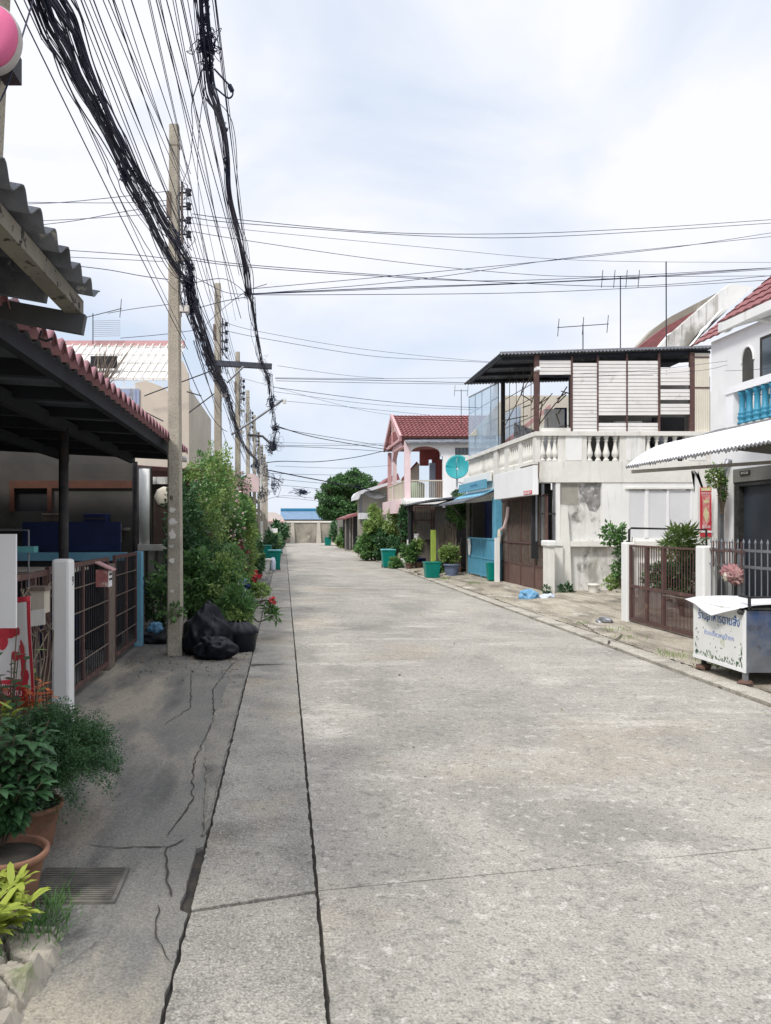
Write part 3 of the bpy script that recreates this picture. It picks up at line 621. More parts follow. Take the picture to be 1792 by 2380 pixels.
# yagi antenna on it
def yagi(name, label, x, y, z0, z1, half, tilt=.1, ends=(-1,1), rods=2, r=.014):
    t = thing(name, label, 'antenna', (x, y, z0), 'rooftop aerials')
    MB().tube([(x,y,z0),(x,y,z1)], r, 6).build('mast', iron_m, t)
    MB().tube([(x-half,y,z1-.06-tilt*half),(x+half,y,z1-.06+tilt*half)], r*.8, 5).build('boom', iron_m, t)
    for k in range(rods):
        u = -1+2*k/(max(1, rods-1)); xx = x+half*u*.96; zz = z1-.06+tilt*half*u; MB().tube([(xx-.02,y,zz-.24),(xx+.02,y,zz+.24)], r*.7, 5).build('element', iron_m, t)
    return t
t = yagi('antenna', 'grey comb-like aerial on the trellis roof left of the first pole', (216-660)*20/1790, 20, 6.4, 7.2, .75, .25, rods=2)
q = MB()
for k in range(9): q.tube([(-4.95,20,7.0-k*.05),(-4.25,20,7.02-k*.05)], .006, 4)
q.build('reflector', grey_m, t)
# ---- far left row, glimpsed between poles and vines
for i, (y0, y1, h, m, lab) in enumerate([(25,31,3.3,oldwhite_m,'pale low house front behind the vines, second left row house'), (31.4,38,3.9,cream_m,'cream two-step house front farther down the left row'), (38.4,47,3.4,oldwhite_m,'weathered house front in the middle of the left row'), (47.4,58,3.0,inwall_m,'grey-brown house front far down the left row'), (58.4,70,2.7,cream_m,'small cream house front near the left end of the lane')]):
    t = thing('left_house', lab, 'house', (-4, y0, 0))
    bx(-7,-2.1,y0,y1,0,h).build('wall', m, t)
    MB().prism([(-1.5,y0-.1,h-.35),(-7.2,y0-.1,h+.9),(-7.2,y0-.1,h+1.0),(-1.45,y0-.1,h-.27)], (0,y1-y0+.2,0)).build('roof', [asb_m, sheet_m, asb_m, pinktile_m, sheet_m][i], t)
    for k in range(3):
        yy = y0+.8+k*(y1-y0-1.6)/3; bx(-2.1,-2.07,yy,yy+.9,.9,2.2).build('window', dark_m, t)
    q = MB(); rail(q, (-1.75,y0+.2,0), (-1.75,y1-.4,0), int((y1-y0)*5), .05, 1.35, .02, (.02,.98), .04); q.build('railing', iron_m, t)
bm((-.95,32.8,0), (-.95,32.8,1.9), .09).build('gate_pillar', oldwhite_m, label='slim pale post beside the far left bins', cat='pillar')
# pink sign over the vines
t = thing('shop_sign', 'plain pink sign panel above the vines on the left', 'sign', (-1.6, 25, 2.6))
MB().prism([at(566,1143,24), at(601,1143,24), at(603,1112,24), at(588,1100,24), at(575,1103,24), at(566,1118,24)], (0,.06,0)).build('panel', pink2_m, t); bm((-1.05,24.1,0), (-1.05,24.1,2.9), .05).build('post', iron_m, t)
# pink disc lamp at the very left edge
t = thing('street_lamp', 'big round pink disc with a pale rim at the upper left edge of the photo', 'lamp', (-1.5, 3.5, 4.0))
c = at(-16,90,3.35); rx, rz = 64*3.35/1790, 78*3.35/1790
MB().lathe([(.001,-.05),(rx*.5,-.045),(rx*.90,-.03),(rx*.96,.0)], (0,0,0), 40).build('disc', lamp_pink_m, t, smooth=True)
MB().lathe([(rx*.96,-.010),(rx*.985,-.008),(rx*1.0,.03),(rx*.9,.05),(.01,.055)], (0,0,0), 40).build('rim', lampedge_m, t, smooth=True)
t.location = c; t.rotation_euler = (R(90),0,0); t.scale = (1, rz/rx, 1)
for ch in bpy.data.objects:
    if ch.parent == t: ch.matrix_parent_inverse = Matrix.Identity(4); ch.rotation_euler = (R(180),0,0) if False else (0,0,0)
for ch in [o for o in bpy.data.objects if o.parent == t]: ch.data.transform(Matrix.Rotation(R(180),4,'X'))
br = MB().box(-.04,.04,-.05,.05,-.25,-.05).build('bracket', iron_m); br.parent = t
# ================================================================= RIGHT SIDE, NEAR
YB = 18.4
# ---- corner house with slatted upper terrace
t = thing('corner_house', 'white corner house with balustrade and slatted upper terrace, stained side wall facing the camera', 'house', (8, 20, 0))
sB = YB/FL
def bX(px): return (px-VX)*sB
def bZ(py): return EYE+(VY-py)*sB
w_ = MB()
# side wall pieces, left to right (openings: window 1245-1292, recess 1300-1399)
w_.box(bX(1292),bX(1302),YB,YB+.25,0,bZ(1121)); w_.box(bX(1399),bX(1458),YB,YB+.25,bZ(1258),bZ(1121)); w_.box(bX(1302),bX(1720),YB+.10,YB+.25,0,bZ(1264))
w_.box(bX(1458),bX(1640),YB,YB+.25,bZ(1136),bZ(1121)); w_.box(bX(1609),bX(1720),YB,YB+.25,bZ(1264),bZ(1136)); w_.box(bX(1458),bX(1609),YB+.01,YB+.25,bZ(1264),bZ(1250)); w_.box(bX(1458),bX(1463),YB,YB+.25,bZ(1250),bZ(1136))
w_.build('wall', white_m, t)
bx(bX(1302),bX(1399),YB+.06,YB+.24,bZ(1258),bZ(1121)+.0).build('recessed_panel', stain2_m, t)
bx(bX(1302),bX(1470),YB+.085,YB+.10,.0,bZ(1272)).build('lower_wall', stain2_m, t)
MB().prism([(bX(a),YB+.059,bZ(b)) for a, b in ((1301,1123),(1346,1123),(1345,1150),(1347,1172),(1325,1174),(1301,1172))], (0,-.004,0)).build('bare_render_patch', mat('bare_render', (.36,.34,.295), (.30,.285,.25), 5, .9), t)
MB().prism([(bX(a),YB+.0585,bZ(b)) for a, b in ((1347,1122),(1398,1122),(1398,1174),(1388,1190),(1372,1186),(1366,1172),(1357,1160),(1351,1168))], (0,-.004,0)).build('mould_patch', mat('mould_render', (.30,.295,.285), (.16,.155,.15), 6, .9, stain=[((.52,.51,.50),5,.54,.62)]), t)
bx(bX(1318),bX(1620),YB-.08,YB+.1,bZ(1270),bZ(1258)).build('ledge', oldwhite_m, t)
MB().prism([(bX(1299),YB-.09,.05),(bX(1326),YB-.09,.05),(bX(1322),YB-.09,bZ(1262)),(bX(1316),YB-.09,bZ(1178)),(bX(1301),YB-.09,bZ(1178))], (0,.17,0)).build('buttress', oldwhite_m, t)
# slab band + balustrade
bx(bX(1245),bX(1720),YB-.02,YB+.3,bZ(1121),bZ(1072)).build('floor_band', oldwhite_m, t)
bx(bX(1243),bX(1720),YB-.05,YB+.16,bZ(1013),bZ(1003)).build('top_rail', oldwhite_m, t)
pz0, pz1 = bZ(1072), bZ(1013)
for a, b in ((1297,1364),(1441,1500),(1592,1720)): bx(bX(a),bX(b),YB,YB+.12,pz0,pz1).build('parapet_panel', oldwhite_m, t)
for a, b in ((1314,1352),(1455,1491),(1600,1640)):
    bx(bX(a),bX(b),YB-.012,YB-.001,bZ(1070),bZ(1012.5)+0).build('panel_inset', white_m, t)
for px in (1262,1278,1291): baluster(bX(px), YB+.06, pz0, pz1, oldwhite_m, t, 1.25)
for px in (1372,1392,1411,1432): baluster(bX(px), YB+.06, pz0, pz1, oldwhite_m, t, 1.25)
for px in (1509,1529,1549,1571): baluster(bX(px), YB+.06, pz0, pz1, oldwhite_m, t, 1.25)
# street side of the balcony
XB = bX(1245)
bx(XB-.01,XB+.2,YB+.3,25.2,bZ(1121),pz0).build('floor_band_street', oldwhite_m, t)
bx(XB-.04,XB+.16,YB+.16,25.2,pz1,bZ(1003)).build('top_rail_street', oldwhite_m, t)
for a, b in ((YB+.01,YB+.22),(19.5,19.75),(20.6,21.0),(21.7,22.1)): bx(XB,XB+.12,a,b,pz0,pz1).build('baluster_pier', oldwhite_m, t)
for y in [18.75+k*.17 for k in range(5)]+[19.9+k*.17 for k in range(5)]+[21.1+k*.14 for k in range(4)]: baluster(XB+.06, y, pz0, pz1, oldwhite_m, t, 1.0)
bx(XB+.25,bX(1720),YB+.3,25,bZ(1085),bZ(1072)).build('terrace_floor', inwall_m, t)
# terrace: posts, slat screens, sheet roof
postb_m = maroon_m
def tpost(a, b, y0, y1, name='post'): bx(bX(a),bX(b),YB+.02,YB+.09,bZ(y1),bZ(y0)).build(name, postb_m, t)
tpost(1243,1254,824,1002); tpost(1328,1332,828,1002); tpost(1389,1392,826,1002); tpost(1457,1460,822,1002); tpost(1531,1536,820,1002); tpost(1605,1616,818,1002)
def slats(a, b, y0, y1, gaps=()):
    mb = MB(); y = y0
    while y < y1-1:
        e = min(y+8.5, y1)
        if not any(g0-1 < (y+e)/2 < g1+1 for g0, g1 in gaps):
            mb.prism([(bX(a),YB+.05,bZ(e)+.0),(bX(a),YB+.033,bZ(e)+.0),(bX(a),YB+.040,bZ(y)-.010),(bX(a),YB+.05,bZ(y)-.010)], (bX(b)-bX(a),0,0))
        y = e
    mb.build('slat_screen', slat_m, t)
slats(1254,1328,836,870); slats(1332,1389,842,1002); slats(1392,1457,837,1002,((962,977),)); slats(1460,1531,837,1002,((962,977),)); slats(1536,1605,852,963,((897,903),(931,937)))
bx(bX(1254),bX(1328),YB+.04,YB+.07,bZ(1002),bZ(994)).build('sill', oldwhite_m, t)
q = MB()
for i in range(7): q.box(bX(1616)+i*.052,bX(1616)+i*.052+.046,YB+.03,YB+.05,bZ(1002),bZ(820))
q.build('corrugated_cladding', cream_sheet_m, t); q = MB()
for y in (828,899): q.box(bX(1616),bX(1650),YB+.015,YB+.029,bZ(y+3),bZ(y))
q.build('cladding_rail', maroon_m, t)
# roof sheet
RX0, RX1 = 5.14, bX(1655)
zr0, zr1 = bZ(825), bZ(810)
gg = []
for i in range(60*6+1):
    x = RX0+(RX1-RX0)*i/360; z = zr0+(zr1-zr0)*max(0, (x-RX0)/(RX1-RX0)); z += .018*math.cos(i*math.pi/3)
    gg.append([Vector((x,YB-.06,z)), Vector((x,22.0,z-.04))])
MB().grid(gg, (0,0,.01)).build('roof_sheet', asb_m, t)
q = MB()
for y in (YB+.1,19.4,20.4,21.35): q.beam((RX0+.1,y,zr0-.07), (RX1,y,zr1-.07), .06, .08)
q.build('roof_beam', beam_m, t)
bm((RX0,YB-.075,zr0+.035), (RX1,YB-.075,zr1+.035), .02, .05).build('roof_edge', grey_m, t)
bm((RX0+.05,YB,zr0-.07), (RX0+.05,21.4,zr0-.09), .05, .05).build('eave_beam', beam_m, t)
bx(XB+.0,XB+.09,21.25,21.36,pz1,zr0-.08).build('rear_post', blackpost_m, t)
q = MB(); 
for y in (18.9,19.5,20.1,20.7): q.tube([(XB+.05,y,bZ(1003)),(XB+.05,y,zr0-.1)], .008, 5)
for z in (4.35,4.8,5.15): q.tube([(XB+.05,YB+.1,z),(XB+.05,21.3,z)], .010, 5)
q.tube([(XB+.05,18.6,5.5),(XB+.05,21.2,4.4)], .012, 5); q.build('wire_frame', rust_m, t)
bx(bX(1235),bX(1243),YB-.4,YB-.2,bZ(867),bZ(860)).build('tube_lamp', cleanw_m, t)
# inside the terrace
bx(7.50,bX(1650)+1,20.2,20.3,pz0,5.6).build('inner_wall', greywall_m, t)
for k, (x0,x1,z0_,z1_,m_) in enumerate(((7.05,7.35,3.3,4.75,navy_m),(8.6,9.3,3.3,4.4,white_m),(9.6,10.4,3.3,4.5,dark_m),(10.6,11.0,3.3,5.0,oldwhite_m))): bx(x0,x1,20.0,20.1,z0_,z1_).build('stored_panel', m_, t)
q = MB()
for k in range(26):
    x, y = random.uniform(6.2,7.2), random.uniform(19.2,21.0); z = random.uniform(3.5,5.4); q.beam((x,y,z),(x+random.gauss(0,.35),y+random.gauss(0,.3),z+random.gauss(0,.5)),.022)
q.build('leaning_poles', rust_m, t)
g = [[Vector((6.15+.9*i/16+.05*noise.noise(Vector((i*.8,j*.8,0))), 20.6+.12*noise.noise(Vector((i*.5,j*.9,4))), 3.35+(1.1-.35*i/16)*j/16)) for j in range(17)] for i in range(17)]
MB().grid(g, (0,.004,0)).build('plastic_wrap', mat('crumpled_plastic', (.55,.56,.58), (.30,.31,.33), 9, .3, .8, 12), t)
bx(6.75,7.25,19.9,19.98,pz0,4.70).build('white_partition', white_m, t)
MB().prism([(6.4,23.2,3.6),(8.4,23.2,5.2),(8.6,23.2,5.1),(8.6,23.2,3.6)], (0,.1,0)).build('gable_behind', oldwhite_m, t)
MB().prism([(6.2,23.1,3.9),(8.0,23.1,5.35),(8.0,23.1,5.2),(6.2,23.1,3.75)], (0,.08,0)).build('gable_trim', pinkp_m, t)
MB().prism([(5.8,24.0,4.5),(8.9,24.0,4.5),(8.9,24.0,5.75),(6.9,24.0,5.75)], (0,.1,0)).build('cream_soffit', cream_m, t)
t2 = thing('terrace_chair', 'dark chair and boxes glimpsed through the gap under the terrace slats', 'chair', (11, 19.3, bZ(1072)))
bx(bX(1545),bX(1560),19.0,19.4,bZ(1072),bZ(990)).build('seat_back', ink_m, t2); bx(bX(1545),bX(1575),19.0,19.5,bZ(1030),bZ(1026)).build('seat', ink_m, t2)
for xx in (1546,1573): bx(bX(xx),bX(xx)+.03,19.05,19.1,bZ(1072),bZ(1030)).build('leg', ink_m, t2)
MB().lathe([(.28,0),(.34,.45),(.36,.5),(.30,.52)], (bX(1570),19.5,bZ(1072)+.3), 16).build('water_basin', bagw_m, smooth=True, label='pale basin behind the balusters under the terrace', cat='basin')
# ground floor window (by the maroon gate)
bx(XB+.02,bX(1292),YB+.35,YB+.4,bZ(1300),bZ(1121)).build('window_dark', dark_m, t)
q = MB()
for px, pw in ((1247,3),(1260,6),(1287,5)): q.box(bX(px),bX(px)+pw*sB,YB+.03,YB+.07,bZ(1258),bZ(1122))
q.build('window_frame', grey_m, t); q = MB()
q.box(bX(1260),bX(1292),YB+.01,YB+.03,bZ(1196),bZ(1192)); q.box(bX(1255),bX(1292),YB+.0,YB+.08,bZ(1261),bZ(1257)); q.build('window_bar', inwall_m, t)
# window panels on the white wall
for k, (a, b) in enumerate(((1463,1499),(1507,1550),(1555,1605))):
    bx(bX(a),bX(b),YB+.015,YB+.12,bZ(1250),bZ(1140)).build('window_panel', mat('panel_grey%d' % k, (.68,.685,.70), (.63,.635,.65), 1.2, .4), t)
q = MB()
for a, b in ((1499,1507),(1550,1555),(1605,1609)): q.box(bX(a),bX(b),YB-.01,YB+.2,bZ(1250),bZ(1136.2))
q.build('mullion', cleanw_m, t)
bx(bX(1452),bX(1625),YB-.04,YB-.001,bZ(1137),bZ(1133)).build('lintel', oldwhite_m, t)
# low side wall and white gate pillar
bx(bX(1262),bX(1302),YB-.18,YB-.06,0,bZ(1268)).build('low_wall', oldwhite_m, t); bx(bX(1262),bX(1300),YB-.21,YB-.04,bZ(1268),bZ(1261)).build('low_wall_cap', white_m, t)
pt = thing('gate_pillar', 'white worn gate pillar between the tall brown gate and the stained side wall', 'pillar', (6.2, 18.1, 0))
bx(6.10,6.25,17.75,18.15,0,1.30).build('shaft', oldwhite_m, pt, bevel=.02); MB().box(6.06,6.27,17.70,18.18,1.20,1.34).build('cap', white_m, pt, bevel=.03)
# blank shop sign with a red tag
t = thing('shop_sign', 'large blank white sign box hung over the tall brown gate', 'sign', (5.9, 19.5, 2.3))
bx(5.78,5.90,17.85,21.2,2.40,3.08).build('panel', cleanw_m, t, bevel=.01)
q = MB(); q.box(5.80,5.93,18.0,18.9,3.09,3.12); q.beam((5.9,17.9,2.4),(5.9,17.83,3.15),.03); q.build('frame', rust_m, t)
bx(5.772,5.779,17.95,18.55,2.42,2.51).build('red_tag', redpaper_m, t)
pseudo_text(MB(), (5.771,18.5,2.435), (0,-1,0), (0,0,1), (-1,0,0), 6, .055, .5).build('lettering', cleanw_m, t)
# tall brown gate
t = thing('tall_gate', 'tall brown folding gate with barred top and solid lower panels under the blank sign', 'gate', (6.2, 20.2, .06))
GX = 6.2
q = MB()
for y in (18.15,19.0,20.1,21.2,22.05): q.box(GX-.025,GX+.025,y,y+.05,.08,2.42)
for z in (.08,.66,1.22,2.38): q.box(GX-.02,GX+.02,18.15,22.1,z,z+.05)
q.build('frame', maroon_m, t)
bx(GX-.008,GX+.008,18.2,22.05,.13,.66).build('lower_panel', brown_m, t)
q = MB(); rail(q, (GX,18.22,0), (GX,22.03,0), 46, .71, 2.38, .014, (.33,), .016); q.build('bars', rust_m, t)
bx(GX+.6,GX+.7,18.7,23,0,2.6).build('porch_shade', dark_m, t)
q = MB()
for y in (18.9,19.6,20.3,21.0,21.7): q.box(GX+.3,GX+.45,y,y+.12,.1,random.uniform(1.3,2.2))
q.build('stored_boards', mat('stored_things', (.10,.07,.065), (.22,.20,.19), 4, .9, island=2), t)
bx(6.25,6.35,22.0,22.2,0,2.6).build('gate_post', oldwhite_m, t)
# hat and pink ribbon on the gate
t = thing('hanging_bag', 'small cream bag with pink ribbon tied on the tall brown gate', 'bag', (6.13, 21.6, 1.2))
MB().lathe([(.03,0),(.10,.08),(.09,.3),(.05,.42),(.01,.44)], (6.08,21.75,1.16), 12, .6, 1).build('pouch', cream_m, t, smooth=True)
MB().tube([(6.1,21.65,1.58),(6.1,21.3,1.66),(6.12,21.1,1.95),(6.13,21.05,2.2)], .045, 6).build('ribbon', pink2_m, t)
# ---- neighbour with blue front
t = thing('blue_front_house', 'narrow white house with balustrade over a sky blue shop awning and dark blue door', 'house', (6.4, 23.5, 0))
bx(6.05,6.25,22.2,25.6,2.45,3.0).build('wall', white_m, t)
for y in [22.25+k*.155 for k in range(20)]: baluster(XB+.06, y, 3.22, 3.85, oldwhite_m, t, .9)
bx(6.0,6.14,22.1,25.5,3.84,3.92).build('top_rail', white_m, t)
bx(XB-.12,XB-.05,22.1,25.3,2.98,3.24).build('band', white_m, t)
# sheeting above
MB().add([(XB-.02,21.6,3.86),(XB-.02,25.0,3.80),(XB-.02,25.0,5.84),(XB-.02,21.6,5.68)], [(0,1,2,3)]).build('clear_sheeting', plastic_m, t)
q = MB()
for y in (21.6,22.4,23.4,24.2,25.0): q.tube([(XB,y,3.8),(XB,y,5.8)], .018, 5)
for z in (3.84,4.7,5.3): q.tube([(XB,21.6,z),(XB,25,z+.02)], .014, 5)
q.tube([(XB,21.6,5.70),(XB,25,5.86)], .03, 5); q.build('sheeting_frame', grey_m, t)
bx(6.9,6.95,22.6,25,3.2,5.2).build('inner_wall', mat('pale_inner', (.45,.52,.60), (.38,.46,.55), 2, .7), t)
bx(5.72,5.80,22.0,25.2,2.76,3.02).build('blue_sign', blue_m, t)
pseudo_text(MB(), (5.715,23.6,2.86), (0,-1,0), (0,0,1), (-1,0,0), 7, .08, .8, seed=6).build('lettering', blue2_m, t)
MB().prism([(5.6,22.0,2.52),(6.1,22.0,2.76),(6.1,22.0,2.80),(5.6,22.0,2.56)], (0,3.4,0)).build('awning', lblue_m, t)
MB().prism([(5.15,22.0,2.34),(6.1,22.0,2.66),(6.1,22.0,2.69),(5.15,22.0,2.40)], (0,5.0,0)).build('awning_lower', asb_m, t)
bx(6.0,6.22,21.9,22.2,.05,2.5).build('column', blue_m, t, bevel=.02)
bx(6.6,6.7,22.3,25.4,0,2.5).build('door', navy_m, t); bx(6.2,6.6,25.3,25.45,0,2.5).build('side_wall', inwall_m, t)
bx(6.58,6.595,22.4,23.6,.2,1.9).build('teal_panel', dish_m, t)
t = thing('yard_gate', 'sky blue railing gate with a dirty white rag on its corner', 'gate', (6.0, 23.2, .1))
q = MB()
for y in (21.65,23.3,24.95): q.box(5.97,6.03,y,y+.06,.14,1.32)
for z in (.18,.70,1.28): q.box(5.98,6.02,21.68,25.0,z,z+.045)
q.build('frame', blue_m, t); q = MB(); rail(q, (6,21.7,0), (6,25,0), 52, .2, 1.28, .022, (), .02); q.build('bars', blue_m, t)
MB().prism([(5.95,24.9,1.28),(5.95,24.6,1.28),(5.95,24.5,1.02),(5.95,24.62,.75),(5.95,24.75,.78)], (-.02,0,0)).build('rag', white_m, t)
bm((5.95,21.5,.1), (5.95,21.5,1.35), .12, .12).build('gate_post', white_m, label='white post between the blue gate and the tall brown gate', cat='post')
# ---- near right house
t = thing('near_house', 'white house with blue balusters, red tiled roof and long white awning at the right edge', 'house', (9.5, 12, 0))
XA = 8.6; YA = 15.5
bx(XA,XA+.25,6,YA,2.75,5.37).build('upper_wall', cleanw_m, t)
bx(XA+.25,14,YA-.25,YA,0,5.3).build('end_wall', cleanw_m, t)
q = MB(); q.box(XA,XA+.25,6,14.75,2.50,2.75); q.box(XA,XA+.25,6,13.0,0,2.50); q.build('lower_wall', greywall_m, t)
bx(XA,XA+.25,14.75,YA,0,2.75).build('white_pier', white_m, t)
bx(XA+.12,XA+.16,13.0,14.75,0,2.5).build('door', darkgate_m, t)
q = MB(); q.box(XA+.02,XA+.14,14.60,14.75,0,2.5); q.box(XA+.02,XA+.14,13.0,14.6,2.42,2.5); q.build('door_frame', ink_m, t)
bx(XA-.02,XA-.005,14.20,14.50,2.62,2.70).build('number_plate', ink_m, t)
pseudo_text(MB(), (XA-.021,14.47,2.64), (0,-1,0), (0,0,1), (-1,0,0), 6, .04, .24, seed=9).build('lettering', cream_m, t)
# arched niche
MB().prism([(XA-.006,14.27+.17*math.cos(a),4.72+.26*math.sin(a)) for a in [math.pi*k/12 for k in range(13)]]+[(XA-.006,14.10,4.36),(XA-.006,14.44,4.36)], (.004,0,0)).build('arch_opening', inwall_m, t)
MB().tube([(XA-.01,14.27+.19*math.cos(a),4.72+.28*math.sin(a)) for a in [math.pi*k/12 for k in range(13)]], .02, 6).build('arch_trim', cleanw_m, t)
f = bx(XA-.03,XA-.004,11.9,13.87,4.25,5.06).build('window', blackpost_m, t); bx(XA-.036,XA-.031,12.0,13.79,4.31,5.0).build('pane', glass_m, f)
# balcony
bx(7.4,XA-.003,5,12.9,3.10,3.32).build('balcony_slab', oldwhite_m, t)
bx(7.38,7.52,5,12.92,3.86,3.98).build('balcony_rail', cleanw_m, t); bx(7.52,XA-.003,12.78,12.92,3.86,3.98).build('balcony_rail', cleanw_m, t)
bx(7.40,7.50,12.68,12.90,3.32,3.86).build('balcony_pier', cleanw_m, t); bx(8.2,XA-.003,12.8,12.9,3.32,3.86).build('balcony_pier', cleanw_m, t)
for k in range(34): baluster2(7.45, 12.52-k*.20, 3.32, 3.86, balblue_m, t, 1.15)
for k in range(2): baluster2(7.75+k*.3, 12.85, 3.32, 3.86, balblue_m, t, 1.15)
# roof
EX, EY = 7.35, 13.0
tiles(MB(), (EX,EY,5.09), (EX,5,5.09), (12.5,5,9.65), (12.5,EY,9.65), 26, 36, .02, .02).build('roof', redtile_m, t)
MB().prism([(EX-.03,EY-.1,4.93),(EX+.12,EY-.1,4.93),(12.5,EY-.1,9.36),(12.5,EY-.1,9.62),(EX-.03,EY-.1,5.07)], (0,.09,0)).build('barge_board', white_m, t)
bx(EX-.03,EX+.03,5,EY-.11,4.93,5.07).build('fascia', white_m, t); MB().prism([(EX+.04,5,4.94),(XA-.003,5,5.30),(XA-.003,5,5.33),(EX+.04,5,4.97)], (0,EY-5.12,0)).build('soffit', white_m, t)
MB().prism([(XA-.003,12.8,5.28),(XA-.75,12.8,5.07)]+[(XA-.75+.72*math.sin(a),12.8,5.05-.62*(1-math.cos(a))) for a in [k*math.pi/16 for k in range(1,9)]], (0,-.12,0)).build('bracket', white_m, t)
tiles(MB(), (8.45,16.0,5.39), (8.45,13.05,5.39), (12.5,13.05,8.95), (12.5,16.0,8.95), 22, 12, .02, .02).build('lower_roof', redtile_m, t)
# awning of curved white sheeting
def awn_prof(q): # q 0 = wall side top, 1 = outer lip
    return Vector((7.05-1.12*q, 0, 3.14-.10*q-.46*max(0, q-.25)**2.0*1.35))
g = []
NA = 588
for i in range(NA+1):
    y = 5.0+(13.35-5.0)*i/NA; c = math.cos(i*2*math.pi/6)*.015
    g.append([awn_prof(k/14)+Vector((0, y, c)) for k in range(15)])
MB().grid(g, (0,0,-.012)).build('awning', awn_m, t, smooth=True)
g = []; p = awn_prof(1)
for i in range(NA*2+1):
    y = 5.0+8.35*i/(NA*2); c = math.cos(i*math.pi/6)*.015; hgt = .012+.075*abs(noise.noise(Vector((y*5,0,0))))*(.6+abs(noise.noise(Vector((y*1.1,7,0))))*1.6); g.append([Vector((p.x-.004, y, p.z+c+.012)), Vector((p.x-.010, y, p.z+c-hgt))])
MB().grid(g, (.008,0,0)).build('awning_lip', awne_m, t)
MB().prism([(7.05,5,3.12),(7.5,5,3.30),(7.5,5,3.34),(7.0,5,3.17)], (0,8.4,0)).build('awning_flashing', awne_m, t)
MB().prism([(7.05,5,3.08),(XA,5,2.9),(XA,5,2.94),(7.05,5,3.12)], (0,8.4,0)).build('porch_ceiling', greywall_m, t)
for y in (13.25,9.0,6.0): bm((5.98,y,2.60), (XA,y,2.78), .04, .06).build('awning_arm', oldwhite_m, t)
MB().tube([(XA-.12,14.95,0),(XA-.12,14.95,2.50),(XA-.10,14.9,2.70),(XA-.05,14.8,2.95)], .055, 10).build('downpipe', grey_m, t, smooth=True)
# partition with poster and creeper
MB().prism([(bX(1610)*.842,15.3,0),(XA-.01,15.3,0),(XA-.10,15.3,1.9),(XA-.2,15.3,2.5),(XA-.45,15.3,2.78),(bX(1610)*.842,15.3,2.78)], (0,.12,0)).build('partition_wall', white_m, t)
t = thing('poster', 'narrow red poster with a pale emblem on the white partition wall', 'poster', (8.45, 15.28, 1.5))
sP = 15.28/FL
def pX(px): return (px-VX)*sP
def pZ(py): return EYE+(VY-py)*sP
bx(pX(1627),pX(1653),15.27,15.28,pZ(1248),pZ(1133)).build('sheet', redpaper_m, t)
bx(pX(1629),pX(1651),15.264,15.269,pZ(1141),pZ(1134)).build('top_band', gold_m, t)
pseudo_text(MB(), (pX(1629),15.264,pZ(1149)), (1,0,0), (0,0,1), (0,-1,0), 7, .045, pX(1652)-pX(1629)).build('lettering', cleanw_m, t)
def shp(pts, m, name, d=.004): MB().prism([(pX(a),15.267,pZ(b)) for a, b in pts], (0,-d,0)).build(name, m, t)
shp([(1632,1230),(1632,1170),(1630,1150),(1650,1150),(1648,1170),(1648,1210),(1640,1225)], mat('poster_pink',(.62,.16,.18),(.70,.40,.36),14,.6), 'inner_panel')
shp([(1638,1164),(1640,1155),(1642,1164),(1646,1161),(1646,1169),(1634,1169),(1634,1161)], gold_m, 'emblem_top', .007)
shp([(1640,1176),(1643,1186),(1647,1192),(1645,1204),(1641,1214),(1637,1206),(1633,1196),(1636,1186)], gold_m, 'emblem', .007)
pseudo_text(MB(), (pX(1631),15.264,pZ(1228)), (1,0,0), (0,0,1), (0,-1,0), 5, .07, pX(1650)-pX(1631), seed=4).build('lettering', cleanw_m, t)
bx(pX(1627),pX(1654),15.262,15.268,pZ(1238),pZ(1233)).build('white_band', cleanw_m, t)
# gate pillars, gate, spiked fence
t = thing('gate_pillar', 'white gate pillar at the far end of the near maroon gate', 'pillar', (5.95, 13.3, 0)); bx(5.87,6.03,13.20,13.42,0,1.385).build('shaft', white_m, t, bevel=.02)
t = thing('gate_pillar', 'white gate pillar behind the vendor cart with grey street-dust side', 'pillar', (5.95, 10.9, 0)); bx(5.87,6.05,10.78,11.0,0,1.385).build('shaft', white_m, t, bevel=.025)
t = thing('iron_gate', 'maroon barred gate between the two white pillars on the right', 'gate', (5.93, 12.1, .03))
q = MB()
for y in (11.02,12.0,12.55,13.14): q.box(5.91,5.95,y,y+.05,.06,1.34)
for z in (.06,.62): q.box(5.912,5.948,11.02,13.19,z,z+.05)
q.beam((5.93,11.02,1.33),(5.93,13.19,1.33),.03); q.build('frame', maroon_m, t)
q = MB(); rail(q, (5.93,11.08,0), (5.93,13.13,0), 26, .1, 1.33, .010, (), .02); rail(q, (5.93,11.12,0), (5.93,13.17,0), 26, .1, .62, .010, (), .02); q.build('bars', maroon_m, t)
bm((5.88,9.5,.62), (5.86,11.9,.60), .018).build('latch_bar', rust_m, t)
t = thing('spiked_fence', 'grey and maroon spiked iron fence behind the vendor cart', 'fence', (5.95, 8.5, 0))
q = MB()
for i in range(46):
    y = 10.72-i*.125; q.tube([(5.95,y,.1),(5.95,y,1.43)], .009, 5); q.lathe([(.009,0),(.016,.02),(.001,.07)], (5.95,y,1.43), 5)
q.build('bars', grey_m, t); q = MB()
for z in (.62,1.12,1.33): q.box(5.94,5.96,5.0,10.75,z,z+.035)
q.build('rails', grey_m, t); q = MB()
for i in range(6): y = 10.62-i*.13; q.tube([(5.92,y,1.1),(5.92,y,1.46)], .010, 5)
q.box(5.915,5.935,9.9,10.7,1.315,1.34); q.build('maroon_spikes', maroon_m, t)
for y in (10.0,7.8,5.6): bx(5.93,5.99,y,y+.06,0,1.36).build('post', grey_m, t)
